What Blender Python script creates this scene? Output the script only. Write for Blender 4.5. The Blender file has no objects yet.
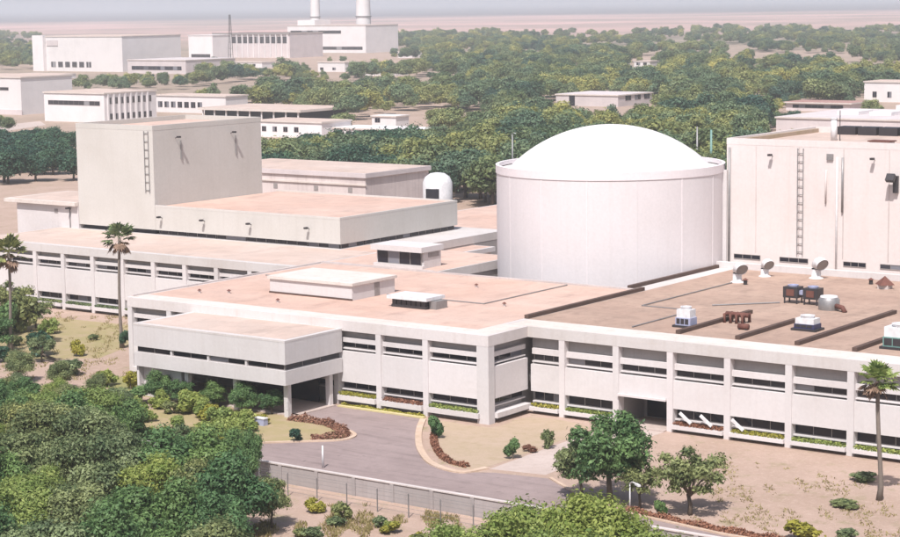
import bpy, math, random
import numpy as np
from mathutils import Matrix, Vector

scene = bpy.context.scene
col = scene.collection
# ------------------------------------------------------------------ camera
F_PX, PITCH, ROLL, YAW, CAM_H = 1964.0, 0.13445, -0.01426, 0.6372, 46.0
_fw = np.array([-math.sin(YAW)*math.cos(PITCH), math.cos(YAW)*math.cos(PITCH), -math.sin(PITCH)])
_rt = np.array([math.cos(YAW), math.sin(YAW), 0.0])
_up = np.cross(_rt, _fw)
_r = math.cos(ROLL)*_rt + math.sin(ROLL)*_up
_u = -math.sin(ROLL)*_rt + math.cos(ROLL)*_up
cd = bpy.data.cameras.new('camera')
cd.sensor_width = 36.0
cd.lens = 36.0*F_PX/900.0
cd.clip_start = 1.0
cd.clip_end = 200000.0
cam = bpy.data.objects.new('camera', cd)
cam.matrix_world = Matrix(((_r[0], _u[0], -_fw[0], 0), (_r[1], _u[1], -_fw[1], 0), (_r[2], _u[2], -_fw[2], CAM_H), (0, 0, 0, 1)))
col.objects.link(cam)
scene.camera = cam
# ------------------------------------------------------------------ sky, sun, exposure
SUN_EL = math.radians(56)
_az = math.radians(15)                       # the sun stands behind the viewer, a little to the left
_bx, _by = math.sin(YAW), -math.cos(YAW)
_lx, _ly = -math.cos(YAW), -math.sin(YAW)
SX = _bx*math.cos(_az) + _lx*math.sin(_az)
SY = _by*math.cos(_az) + _ly*math.sin(_az)
world = bpy.data.worlds.new('World')
scene.world = world
world.use_nodes = True
wn = world.node_tree
bg = wn.nodes['Background']
sky = wn.nodes.new('ShaderNodeTexSky')
sky.sky_type = 'NISHITA'
sky.sun_disc = False
sky.sun_elevation = SUN_EL
sky.sun_rotation = math.atan2(SX, SY)
sky.air_density = 1.0
sky.dust_density = 3.0
sky.ozone_density = 1.0
wn.links.new(sky.outputs[0], bg.inputs[0])
bg.inputs[1].default_value = 0.095
sd = bpy.data.lights.new('sun', 'SUN')
sd.energy = 4.2
sd.angle = math.radians(0.5)
sd.color = (1.0, 0.965, 0.945)
sun = bpy.data.objects.new('sun', sd)
sun.rotation_euler = Vector((SX*math.cos(SUN_EL), SY*math.cos(SUN_EL), math.sin(SUN_EL))).to_track_quat('Z', 'Y').to_euler()
sun.location = (0, 0, 200)
col.objects.link(sun)
scene.render.engine = 'CYCLES'
scene.cycles.volume_bounces = 2
scene.view_settings.view_transform = 'Standard'
scene.view_settings.look = 'None'
scene.view_settings.gamma = 1.0
scene.view_settings.use_curve_mapping = False
scene.view_settings.exposure = 0.40

# ------------------------------------------------------------------ pixel -> place helpers (ground or wall gives the distance)
def ray(x, y): return _fw*F_PX + (x-450)*_r - (y-268.5)*_u
def pz(x, y, z=0.0): d = ray(x, y); return d*((z-CAM_H)/d[2]) + np.array([0, 0, CAM_H])
def pY(x, y, Y): d = ray(x, y); return d*(Y/d[1]) + np.array([0, 0, CAM_H])
def pX(x, y, X): d = ray(x, y); return d*(X/d[0]) + np.array([0, 0, CAM_H])
def proj(X, Y, Z):
    d = np.array([X, Y, Z-CAM_H]); c = d@_fw
    return 450+F_PX*(d@_r)/c, 268.5-F_PX*(d@_u)/c, c

# ------------------------------------------------------------------ materials
def newmat(name):
    m = bpy.data.materials.new(name); m.use_nodes = True
    nt = m.node_tree
    return m, nt, nt.nodes['Principled BSDF']
def N(nt, t, **kw):
    n = nt.nodes.new(t)
    for k, v in kw.items(): setattr(n, k, v)
    return n
def coords(nt, scale=(1, 1, 1)):
    g = N(nt, 'ShaderNodeNewGeometry'); m = N(nt, 'ShaderNodeMapping')
    m.inputs['Scale'].default_value = scale
    nt.links.new(g.outputs['Position'], m.inputs['Vector'])
    return m.outputs[0]
def noise(nt, vec, scale, detail=4, rough=0.6):
    n = N(nt, 'ShaderNodeTexNoise'); n.inputs['Scale'].default_value = scale
    n.inputs['Detail'].default_value = detail; n.inputs['Roughness'].default_value = rough
    nt.links.new(vec, n.inputs['Vector']); return n.outputs['Fac']
def ramp(nt, fac, p0, p1, c0=(0, 0, 0, 1), c1=(1, 1, 1, 1)):
    r = N(nt, 'ShaderNodeValToRGB'); e = r.color_ramp.elements
    e[0].position, e[1].position = p0, p1; e[0].color, e[1].color = c0, c1
    nt.links.new(fac, r.inputs[0]); return r.outputs[0]
def mixc(nt, fac, a, b, mode='MIX'):
    m = N(nt, 'ShaderNodeMix', data_type='RGBA', blend_type=mode)
    for s, v in ((0, fac), (6, a), (7, b)):
        if isinstance(v, (int, float)): m.inputs[s].default_value = v
        elif isinstance(v, tuple): m.inputs[s].default_value = (*v[:3], 1)
        else: nt.links.new(v, m.inputs[s])
    return m.outputs[2]
def bump(nt, bs, h, dist=0.05, strength=0.5):
    b = N(nt, 'ShaderNodeBump'); b.inputs['Strength'].default_value = strength; b.inputs['Distance'].default_value = dist
    nt.links.new(h, b.inputs['Height']); nt.links.new(b.outputs[0], bs.inputs['Normal'])

def wall_mat(name, c, dirt=0.35, streak=0.35, dirt_c=None):
    m, nt, bs = newmat(name)
    dc = dirt_c or tuple(v*0.62 for v in c)
    v = coords(nt)
    big = ramp(nt, noise(nt, v, 0.12, 5), 0.42, 0.75)
    vs = coords(nt, (1.6, 1.6, 0.07))
    st = ramp(nt, noise(nt, vs, 0.9, 5, 0.7), 0.5, 0.78)
    fine = noise(nt, v, 3.0, 3)
    a = mixc(nt, big, c, tuple(c[i]*(1-dirt)+dc[i]*dirt for i in range(3)))
    k = N(nt, 'ShaderNodeMath', operation='MULTIPLY'); k.inputs[1].default_value = streak
    nt.links.new(st, k.inputs[0])
    b = mixc(nt, k.outputs[0], a, dc)
    f2 = ramp(nt, fine, 0.3, 0.7, (0.93, 0.93, 0.93, 1), (1, 1, 1, 1))
    b = mixc(nt, 1.0, b, f2, 'MULTIPLY')
    oi = N(nt, 'ShaderNodeObjectInfo')
    b = mixc(nt, 1.0, b, ramp(nt, oi.outputs['Random'], 0.0, 1.0, (0.90, 0.905, 0.90, 1), (1.03, 1.02, 1.02, 1)), 'MULTIPLY')
    # faint formwork and construction joints
    br = N(nt, 'ShaderNodeTexNoise'); br.inputs['Scale'].default_value = 0.45; br.inputs['Detail'].default_value = 6; br.inputs['Roughness'].default_value = 0.75
    nt.links.new(coords(nt, (0.35, 0.35, 2.2)), br.inputs['Vector'])
    b = mixc(nt, ramp(nt, br.outputs['Fac'], 0.56, 0.80, (0, 0, 0, 1), (0.4, 0.4, 0.4, 1)), b, dc)
    nt.links.new(b, bs.inputs['Base Color'])
    bs.inputs['Roughness'].default_value = 0.8
    bump(nt, bs, fine, 0.02, 0.4)
    return m
def blot_mat(name, c0, c1, c2, s1=0.08, s2=0.9, rough=0.9, amt=0.7, seam=0.0):
    m, nt, bs = newmat(name)
    v = coords(nt)
    a = mixc(nt, ramp(nt, noise(nt, v, s1, 6, 0.65), 0.35, 0.68), c0, c1)
    k = N(nt, 'ShaderNodeMath', operation='MULTIPLY'); k.inputs[1].default_value = amt
    nt.links.new(ramp(nt, noise(nt, v, s2, 6, 0.7), 0.48, 0.75), k.inputs[0])
    a = mixc(nt, k.outputs[0], a, c2)
    if seam:
        bt = N(nt, 'ShaderNodeTexBrick'); bt.inputs['Scale'].default_value = 1.0; bt.inputs['Mortar Size'].default_value = 0.05; bt.inputs['Mortar Smooth'].default_value = 0.6
        bt.inputs['Brick Width'].default_value = 3.4; bt.inputs['Row Height'].default_value = 2.6
        bt.inputs['Color1'].default_value = (0.93, 0.93, 0.93, 1); bt.inputs['Color2'].default_value = (1.04, 1.03, 1.03, 1); bt.inputs['Mortar'].default_value = (1-seam, 1-seam, 1-seam, 1)
        nt.links.new(v, bt.inputs['Vector']); a = mixc(nt, 1.0, a, bt.outputs['Color'], 'MULTIPLY')
        st = ramp(nt, noise(nt, coords(nt, (0.5, 0.16, 1)), 0.5, 7, 0.72), 0.55, 0.74)
        a = mixc(nt, mixc(nt, 1.0, st, (0.55, 0.55, 0.55), 'MULTIPLY'), a, tuple(x*0.62 for x in c2))
    fine = noise(nt, v, 6.0, 3)
    a = mixc(nt, 1.0, a, ramp(nt, fine, 0.25, 0.75, (0.85, 0.85, 0.85, 1), (1, 1, 1, 1)), 'MULTIPLY')
    nt.links.new(a, bs.inputs['Base Color'])
    bs.inputs['Roughness'].default_value = rough
    bump(nt, bs, fine, 0.03, 0.5)
    return m
def plain(name, c, rough=0.6, metal=0.0, var=0.25):
    m, nt, bs = newmat(name)
    v = coords(nt)
    f = ramp(nt, noise(nt, v, 1.7, 5), 0.3, 0.75, (1-var, 1-var, 1-var, 1), (1, 1, 1, 1))
    nt.links.new(mixc(nt, 1.0, c, f, 'MULTIPLY'), bs.inputs['Base Color'])
    bs.inputs['Roughness'].default_value = rough; bs.inputs['Metallic'].default_value = metal
    return m
def glass_mat(name, c):
    m, nt, bs = newmat(name)
    o = N(nt, 'ShaderNodeObjectInfo')
    nt.links.new(mixc(nt, ramp(nt, o.outputs['Random'], 0.80, 0.84), c, tuple(min(1, v*3+0.14) for v in c)), bs.inputs['Base Color'])
    bs.inputs['Specular IOR Level'].default_value = 0.3
    bs.inputs['Roughness'].default_value = 0.12
    bs.inputs['IOR'].default_value = 1.5
    return m
def leaf_mat(name, a, b, trans=0.3, hue=0.5, patch=False):
    m, nt, bs = newmat(name)
    at = N(nt, 'ShaderNodeAttribute'); at.attribute_name = 'tint'
    oi = N(nt, 'ShaderNodeObjectInfo')
    c = mixc(nt, at.outputs['Fac'], a, b)
    g = ramp(nt, oi.outputs['Random'], 0.0, 1.0, (1-hue*0.45, 1-hue*0.3, 1-hue*0.1, 1), (1+hue*0.35, 1+hue*0.12, 1-hue*0.2, 1))
    c = mixc(nt, 1.0, c, g, 'MULTIPLY')
    if patch:
        pn = noise(nt, oi.outputs['Location'], 0.012, 4, 0.6)
        c = mixc(nt, 1.0, c, ramp(nt, pn, 0.38, 0.62, (0.38, 0.52, 0.62, 1), (1.35, 1.2, 1.0, 1)), 'MULTIPLY')
    nt.links.new(c, bs.inputs['Base Color'])
    bs.inputs['Roughness'].default_value = 0.55
    bs.inputs['Specular IOR Level'].default_value = 0.3
    tr = N(nt, 'ShaderNodeBsdfTranslucent'); nt.links.new(c, tr.inputs[0])
    mx = N(nt, 'ShaderNodeMixShader'); mx.inputs[0].default_value = trans
    out = nt.nodes['Material Output']
    nt.links.new(bs.outputs[0], mx.inputs[1]); nt.links.new(tr.outputs[0], mx.inputs[2])
    nt.links.new(mx.outputs[0], out.inputs['Surface'])
    return m

M = {}
M['white'] = wall_mat('white_render', (0.62, 0.585, 0.585), 0.36, 0.30, (0.46, 0.41, 0.39))
M['fascia'] = wall_mat('fascia_concrete', (0.60, 0.56, 0.55), 0.5, 0.35, (0.44, 0.38, 0.34))
M['spandrel'] = wall_mat('spandrel_panel', (0.635, 0.60, 0.60), 0.3, 0.22, (0.5, 0.44, 0.42))
M['tower'] = wall_mat('tower_render', (0.56, 0.535, 0.505), 0.4, 0.30, (0.44, 0.41, 0.37))
M['pinkwall'] = wall_mat('pinkish_render', (0.655, 0.60, 0.585), 0.3, 0.3, (0.56, 0.46, 0.42))
M['dome'] = wall_mat('containment_paint', (0.70, 0.655, 0.67), 0.4, 0.40, (0.62, 0.57, 0.57))
M['domecap'] = wall_mat('dome_cap_paint', (0.68, 0.655, 0.65), 0.4, 0.15, (0.7, 0.67, 0.65))
M['shadewall'] = wall_mat('shade_darkened_wall', (0.33, 0.305, 0.30), 0.4, 0.35)  # recessed wall; base colour darkened to deepen the shade under the roof overhang
M['oldwall'] = wall_mat('weathered_wall', (0.60, 0.53, 0.51), 0.6, 0.6, (0.36, 0.30, 0.29))
M['farwall'] = wall_mat('far_white_wall', (0.74, 0.70, 0.70), 0.25, 0.15)
M['farpink'] = wall_mat('far_pink_wall', (0.62, 0.55, 0.55), 0.4, 0.25)
M['roofpink'] = blot_mat('pink_roof_screed', (0.56, 0.375, 0.30), (0.60, 0.44, 0.37), (0.43, 0.29, 0.245), 0.06, 0.5, amt=0.6, seam=0.10)
M['roofbrown'] = blot_mat('brown_roof_screed', (0.36, 0.245, 0.19), (0.45, 0.32, 0.25), (0.25, 0.17, 0.135), 0.09, 0.6, amt=0.8, seam=0.14)
M['roofpale'] = blot_mat('pale_roof_screed', (0.54, 0.41, 0.345), (0.58, 0.47, 0.415), (0.43, 0.33, 0.28), 0.06, 0.5, amt=0.6, seam=0.10)
M['roofedge'] = blot_mat('whitewashed_roof_edge', (0.66, 0.60, 0.56), (0.60, 0.52, 0.47), (0.48, 0.41, 0.37), 0.12, 0.8, amt=0.6)
M['bitumen'] = blot_mat('bitumen', (0.075, 0.045, 0.035), (0.11, 0.065, 0.05), (0.05, 0.03, 0.027), 0.5, 2.0)
M['asphalt'] = blot_mat('driveway_asphalt', (0.255, 0.195, 0.185), (0.31, 0.24, 0.23), (0.195, 0.15, 0.145), 0.1, 0.7, amt=0.6)
def wear(m, k=0.5):
    nt = m.node_tree; bs = nt.nodes['Principled BSDF']; src = bs.inputs['Base Color'].links[0].from_socket
    tr = ramp(nt, noise(nt, coords(nt, (0.10, 1.1, 1)), 0.9, 5, 0.7), 0.50, 0.72)
    sp = ramp(nt, noise(nt, coords(nt), 0.55, 3, 0.5), 0.66, 0.74)
    a = mixc(nt, 1.0, src, mixc(nt, tr, (1.05, 1.05, 1.05), (0.74, 0.73, 0.73)), 'MULTIPLY')
    a = mixc(nt, 1.0, a, mixc(nt, sp, (1.0, 1.0, 1.0), (0.66, 0.65, 0.65)), 'MULTIPLY')
    nt.links.new(a, bs.inputs['Base Color'])
wear(M['asphalt'])
M['path'] = blot_mat('pale_path', (0.52, 0.43, 0.39), (0.46, 0.37, 0.33), (0.37, 0.29, 0.25), 0.2, 1.0)
M['kerbm'] = blot_mat('kerb_paint', (0.60, 0.46, 0.36), (0.50, 0.36, 0.26), (0.38, 0.27, 0.2), 0.3, 1.5)
M['kerby'] = blot_mat('yellow_kerb_paint', (0.58, 0.50, 0.22), (0.52, 0.45, 0.26), (0.4, 0.33, 0.2), 0.3, 1.5)
M['lawn'] = blot_mat('dry_lawn', (0.29, 0.25, 0.105), (0.37, 0.285, 0.165), (0.42, 0.30, 0.215), 0.12, 0.45, amt=0.8)
M['lawngreen'] = blot_mat('green_lawn', (0.20, 0.21, 0.065), (0.27, 0.24, 0.095), (0.34, 0.26, 0.15), 0.2, 0.6, amt=0.6)
M['bed'] = blot_mat('bare_bed_soil', (0.44, 0.33, 0.25), (0.39, 0.30, 0.20), (0.30, 0.24, 0.13), 0.25, 0.9, amt=0.6)
M['concrete'] = wall_mat('boundary_concrete', (0.36, 0.325, 0.32), 0.5, 0.6, (0.26, 0.22, 0.21))
M['coping'] = wall_mat('coping_concrete', (0.60, 0.54, 0.52), 0.4, 0.3)
M['glass'] = glass_mat('dark_window_glass', (0.012, 0.012, 0.020))
M['glassgrey'] = glass_mat('greyish_window_glass', (0.035, 0.032, 0.036))
M['frame'] = plain('window_frame', (0.30, 0.27, 0.26), 0.6)
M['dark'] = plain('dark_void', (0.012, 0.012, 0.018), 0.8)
M['darkmetal'] = plain('dark_metal', (0.05, 0.045, 0.05), 0.5, 0.3)
M['greymetal'] = plain('grey_metal', (0.30, 0.29, 0.29), 0.45, 0.4)
M['whitemetal'] = plain('white_metal', (0.74, 0.73, 0.74), 0.4)
M['bluewhite'] = plain('pale_blue_metal', (0.40, 0.42, 0.58), 0.4)
M['navy'] = plain('navy_metal', (0.04, 0.04, 0.11), 0.4)
M['rust'] = plain('rusty_metal', (0.15, 0.055, 0.04), 0.8)
M['teal'] = plain('teal_metal', (0.16, 0.30, 0.27), 0.5)
M['redtile'] = blot_mat('red_tile_roof', (0.36, 0.19, 0.165), (0.42, 0.26, 0.23), (0.26, 0.14, 0.12), 0.2, 1.0)
M['bark'] = plain('bark', (0.13, 0.10, 0.075), 0.9)
M['palmbark'] = plain('palm_bark', (0.20, 0.165, 0.14), 0.9)
M['leafolive'] = leaf_mat('olive_leaves', (0.065, 0.105, 0.042), (0.36, 0.4, 0.175), 0.3)
M['leafgreen'] = leaf_mat('green_leaves', (0.04, 0.1, 0.038), (0.2, 0.32, 0.115), 0.3)
M['leafbright'] = leaf_mat('bright_green_leaves', (0.12, 0.19, 0.04), (0.42, 0.48, 0.15), 0.35, 0.3)
M['leafdark'] = leaf_mat('dark_leaves', (0.018, 0.058, 0.038), (0.07, 0.15, 0.085), 0.25)
M['leafforest'] = leaf_mat('forest_leaves', (0.09, 0.15, 0.075), (0.42, 0.49, 0.245), 0.3, 1.0, True)
M['leaffar'] = leaf_mat('far_forest_leaves', (0.04, 0.088, 0.052), (0.255, 0.31, 0.165), 0.3, 0.0)
M['leafyellow'] = leaf_mat('yellow_leaves', (0.24, 0.24, 0.035), (0.42, 0.38, 0.07), 0.3, 0.2)
M['leafred'] = leaf_mat('reddish_leaves', (0.19, 0.085, 0.055), (0.4, 0.2, 0.13), 0.3, 0.2)
M['leafdead'] = leaf_mat('dead_palm_leaves', (0.17, 0.115, 0.085), (0.32, 0.22, 0.17), 0.2, 0.2)
M['grassm'] = leaf_mat('dry_grass_blades', (0.20, 0.18, 0.06), (0.40, 0.32, 0.16), 0.3, 0.0)

def ground_mat():
    m, nt, bs = newmat('pinkish_earth')
    v = coords(nt)
    a = mixc(nt, ramp(nt, noise(nt, v, 0.09, 6, 0.65), 0.35, 0.65), (0.45, 0.325, 0.265), (0.36, 0.255, 0.195))
    a = mixc(nt, ramp(nt, noise(nt, v, 0.35, 6, 0.7), 0.55, 0.72), a, (0.27, 0.225, 0.125))
    a = mixc(nt, ramp(nt, noise(nt, v, 1.6, 5, 0.7), 0.5, 0.8), a, (0.50, 0.375, 0.305))
    # broad land cover: sandy fields against scrub
    land = ramp(nt, noise(nt, v, 0.0011, 6, 0.62), 0.40, 0.56)
    scrub = mixc(nt, ramp(nt, noise(nt, v, 0.02, 6, 0.7), 0.38, 0.62), (0.13, 0.125, 0.08), (0.34, 0.26, 0.20))
    d = N(nt, 'ShaderNodeVectorMath', operation='LENGTH')
    g = N(nt, 'ShaderNodeNewGeometry'); nt.links.new(g.outputs['Position'], d.inputs[0])
    mr = N(nt, 'ShaderNodeMapRange'); mr.inputs[1].default_value = 500; mr.inputs[2].default_value = 1500
    nt.links.new(d.outputs['Value'], mr.inputs[0])
    mul = N(nt, 'ShaderNodeMath', operation='MULTIPLY')
    nt.links.new(land, mul.inputs[0]); nt.links.new(mr.outputs[0], mul.inputs[1])
    a = mixc(nt, mul.outputs[0], a, scrub)
    # sandy plain, then dark scrub country beyond about seven kilometres
    sand = N(nt, 'ShaderNodeMapRange'); sand.inputs[1].default_value = 2200; sand.inputs[2].default_value = 3000; nt.links.new(d.outputs['Value'], sand.inputs[0])
    sp = ramp(nt, noise(nt, v, 0.0016, 5, 0.6), 0.36, 0.62, (0.62, 0.38, 0.34, 1), (0.26, 0.20, 0.16, 1))
    a = mixc(nt, sand.outputs[0], a, sp)
    dk = N(nt, 'ShaderNodeMapRange'); dk.inputs[1].default_value = 6000; dk.inputs[2].default_value = 7500; nt.links.new(d.outputs['Value'], dk.inputs[0])
    a = mixc(nt, dk.outputs[0], a, (0.03, 0.05, 0.065))
    fine = noise(nt, v, 5.0, 4)
    a = mixc(nt, 1.0, a, ramp(nt, fine, 0.25, 0.75, (0.82, 0.82, 0.82, 1), (1, 1, 1, 1)), 'MULTIPLY')
    nt.links.new(a, bs.inputs['Base Color']); bs.inputs['Roughness'].default_value = 0.95
    bump(nt, bs, fine, 0.05, 0.6)
    return m
M['ground'] = ground_mat()

# ------------------------------------------------------------------ mesh helpers
class MB:
    def __init__(s): s.v = []; s.f = []; s.mi = []; s.k = 0
    def face(s, *idx): s.f.append(idx); s.mi.append(s.k)
    def box(s, x0, x1, y0, y1, z0, z1):
        b = len(s.v)
        s.v += [(x0, y0, z0), (x1, y0, z0), (x1, y1, z0), (x0, y1, z0), (x0, y0, z1), (x1, y0, z1), (x1, y1, z1), (x0, y1, z1)]
        for q in ((0, 3, 2, 1), (4, 5, 6, 7), (0, 1, 5, 4), (1, 2, 6, 5), (2, 3, 7, 6), (3, 0, 4, 7)): s.face(*(b+i for i in q))
        return s
    def prism(s, pts, z0, z1):                      # pts counter-clockwise in plan
        a = sum(pts[i][0]*pts[(i+1) % len(pts)][1]-pts[(i+1) % len(pts)][0]*pts[i][1] for i in range(len(pts)))
        if a < 0: pts = pts[::-1]
        b = len(s.v); n = len(pts)
        s.v += [(p[0], p[1], z0) for p in pts] + [(p[0], p[1], z1) for p in pts]
        s.face(*(b+n+i for i in range(n))); s.face(*(b+n-1-i for i in range(n)))
        for i in range(n): j = (i+1) % n; s.face(b+i, b+j, b+n+j, b+n+i)
        return s
    def tube(s, pts, rad, n=8, cap=True):
        b = len(s.v); P = [Vector(p) for p in pts]
        for i, p in enumerate(P):
            t = (P[min(i+1, len(P)-1)]-P[max(i-1, 0)]).normalized()
            a = t.cross(Vector((0, 0, 1)) if abs(t.z) < 0.95 else Vector((1, 0, 0))).normalized(); c = t.cross(a)
            r = rad[i] if isinstance(rad, (list, tuple)) else rad
            for k in range(n):
                q = 2*math.pi*k/n; w = p+a*(r*math.cos(q))+c*(r*math.sin(q)); s.v.append(tuple(w))
        for i in range(len(P)-1):
            for k in range(n):
                k2 = (k+1) % n; s.face(b+i*n+k, b+i*n+k2, b+(i+1)*n+k2, b+(i+1)*n+k)
        if cap:
            s.face(*(b+n-1-k for k in range(n))); e = b+(len(P)-1)*n; s.face(*(e+k for k in range(n)))
        return s
    def lathe(s, prof, c=(0, 0, 0), n=64, a0=0, a1=2*math.pi):
        b = len(s.v); m = len(prof); full = abs(a1-a0-2*math.pi) < 1e-6; cnt = n if full else n+1
        for k in range(cnt):
            q = a0+(a1-a0)*k/n
            for r, z in prof: s.v.append((c[0]+r*math.cos(q), c[1]+r*math.sin(q), c[2]+z))
        for k in range(n):
            k2 = (k+1) % cnt
            for i in range(m-1): s.face(b+k*m+i, b+k2*m+i, b+k2*m+i+1, b+k*m+i+1)
        return s
    def obox(s, c, ax, ay, az, hx, hy, hz):          # oriented box
        b = len(s.v); c, ax, ay, az = (Vector(t) for t in (c, ax, ay, az))
        for sz in (-1, 1):
            for sx, sy in ((-1, -1), (1, -1), (1, 1), (-1, 1)): s.v.append(tuple(c+ax*(sx*hx)+ay*(sy*hy)+az*(sz*hz)))
        for q in ((0, 3, 2, 1), (4, 5, 6, 7), (0, 1, 5, 4), (1, 2, 6, 5), (2, 3, 7, 6), (3, 0, 4, 7)): s.face(*(b+i for i in q))
        return s
    def mesh(s, name, mat, org=(0, 0, 0), smooth=False):
        me = bpy.data.meshes.new(name)
        me.from_pydata([(v[0]-org[0], v[1]-org[1], v[2]-org[2]) for v in s.v], [], s.f)
        for m in (mat if isinstance(mat, (list, tuple)) else [mat]): me.materials.append(m)
        if isinstance(mat, (list, tuple)): me.polygons.foreach_set('material_index', s.mi)
        if smooth: me.polygons.foreach_set('use_smooth', [True]*len(s.f))
        me.update(); return me
    def build(s, name, mat, parent=None, smooth=False, org=None):
        o0 = worg(parent) if parent else (org or (0, 0, 0))
        o = bpy.data.objects.new(name, s.mesh(name, mat, o0, smooth)); col.objects.link(o)
        if parent: o.parent = parent
        else: o.location = o0
        return o
def worg(o):
    p = Vector((0, 0, 0))
    while o: p += o.location; o = o.parent
    return p
def tag(o, label=None, cat=None, group=None, kind=None):
    if label: o['label'] = label
    if cat: o['category'] = cat
    if group: o['group'] = group
    if kind: o['kind'] = kind
    return o
def thing(name, label, cat, loc, group=None):
    o = bpy.data.objects.new(name, None); o.empty_display_size = 1.0; o.location = loc; col.objects.link(o)
    return tag(o, label, cat, group)
def inst(name, me, parent, loc, rz=0, sc=None):
    o = bpy.data.objects.new(name, me); col.objects.link(o)
    if parent: o.parent = parent; o.location = Vector(loc)-worg(parent)
    else: o.location = loc
    o.rotation_euler.z = rz
    if sc: o.scale = sc
    return o
def boxp(name, mat, parent, *b): return MB().box(*b).build(name, mat, parent)
def sheet(name, pts, z, mat, t=0.05):
    o = MB().prism([(p[0], p[1]) for p in pts], z-t, z).build(name, mat); o['kind'] = 'structure'; return o
def smooth_closed(pts, n=6):
    out = []; L = len(pts)
    for i in range(L):
        p0, p1, p2, p3 = (np.array(pts[(i+k-1) % L][:2]) for k in range(4))
        for j in range(n):
            t = j/n
            out.append(tuple(0.5*((2*p1)+(-p0+p2)*t+(2*p0-5*p1+4*p2-p3)*t*t+(-p0+3*p1-3*p2+p3)*t**3)))
    return out
def smooth_open(pts, n=6):
    P = [np.array(p[:2], float) for p in pts]; P = [2*P[0]-P[1]]+P+[2*P[-1]-P[-2]]; out = []
    for i in range(1, len(P)-2):
        for j in range(n):
            t = j/n; p0, p1, p2, p3 = P[i-1:i+3]
            out.append(tuple(0.5*((2*p1)+(-p0+p2)*t+(2*p0-5*p1+4*p2-p3)*t*t+(-p0+3*p1-3*p2+p3)*t**3)))
    out.append(tuple(P[-2])); return out

# ------------------------------------------------------------------ setting
def make_ground():
    m = MB()
    m.v += [(-60000, -60000, 0), (60000, -60000, 0), (60000, 60000, 0), (-60000, 60000, 0)]; m.face(0, 1, 2, 3)
    o = m.build('ground', M['ground']); o['kind'] = 'structure'
make_ground()

def px_poly(q, z=0): return [tuple(pz(x, y, z)[:2]) for x, y in q]
# forecourt and the drive along the boundary wall
fc = [(-152, 171.2), (-130.5, 171.2)] + smooth_open([(-130.0, 170.6), (-127.5, 166.5), (-124.2, 162), (-120.8, 158), (-116.5, 154.3), (-112.2, 153.0)], 5) \
     + [(-109.3, 154.6), (-103.5, 155.5), (-99, 152.5), (-94, 149.0), (-60, 146.8), (-30, 146.8), (-30, 141.2), (-150, 141.2), (-150, 146.5)] \
     + smooth_open([(-142, 149.0), (-134, 155.0), (-131.4, 157.6), (-131.6, 160.0), (-134, 161.6), (-139.5, 163.9), (-152, 165.4)], 5)
sheet('driveway', fc, 0.008, M['asphalt'])
sheet('path', [(-110.6, 155.6), (-104.6, 156.6), (-105.0, 168), (-104.6, 179.4), (-110.8, 179.4), (-111.0, 169)], 0.014, M['path'])
sheet('lawn', px_poly([(-30, 318), (60, 318), (128, 325), (132, 345), (100, 358), (40, 360), (-30, 352)]), 0.008, M['lawn'])
sheet('lawn', [(-178, 165.5), (-169, 163), (-152.2, 163.4), (-152.2, 170.8), (-178, 171.2)], 0.010, M['lawngreen'])
sheet('lawn', smooth_closed([(-158, 152), (-146, 147.5), (-141.6, 149.6), (-134.6, 155.2), (-132.1, 157.9), (-132.4, 159.8), (-135, 161.1), (-140, 163.2), (-152, 164.4), (-160, 160)], 5), 0.012, M['lawn'])
sheet('flower_bed', smooth_closed([(-129.0, 171.0), (-126.2, 166.8), (-123.2, 162.4), (-119.9, 158.6), (-116.2, 155.4), (-112.6, 154.3), (-111.3, 157), (-111.6, 168), (-112.5, 177), (-121, 178.2), (-121.6, 171.5)], 5), 0.012, M['bed'])
def kerb(path, name, mat, w=0.28, h=0.14):
    m = MB()
    P = [np.array(p[:2]) for p in path]; b = 0
    for i, p in enumerate(P):
        t = P[min(i+1, len(P)-1)]-P[max(i-1, 0)]; t = t/np.linalg.norm(t); nrm = np.array([-t[1], t[0]])*w/2
        for q, z in ((p-nrm, 0), (p-nrm, h), (p+nrm, h), (p+nrm, 0)): m.v.append((q[0], q[1], z))
    for i in range(len(P)-1):
        for k in range(4): m.face(i*4+k, i*4+(k+1) % 4, i*4+4+(k+1) % 4, i*4+4+k)
    e = (len(P)-1)*4; m.face(0, 1, 2, 3); m.face(e+3, e+2, e+1, e)
    o = m.build(name, mat); o['kind'] = 'structure'; return o
kerb(smooth_open([(-130.3, 170.6), (-127.7, 166.5), (-124.4, 162), (-121.0, 158), (-116.6, 154.1), (-112.2, 152.8), (-111.0, 155.6)], 6), 'kerb', M['kerbm'], 0.7, 0.15)
kerb(smooth_open([(-150, 146.4), (-141.8, 148.9), (-134, 155), (-131.3, 157.6), (-131.5, 160.0), (-134, 161.7), (-139.5, 164.0), (-152, 165.5)], 6), 'kerb', M['kerbm'], 0.45, 0.15)
kerb([(-143.0, 171.25), (-137, 171.25), (-130.6, 171.25)], 'kerb', M['kerby'], 0.55, 0.16)
kerb([(-60, 146.9), (-80, 146.9), (-94, 149.1), (-99, 152.6), (-103.4, 155.6)], 'kerb', M['kerbm'], 0.35, 0.14)

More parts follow.
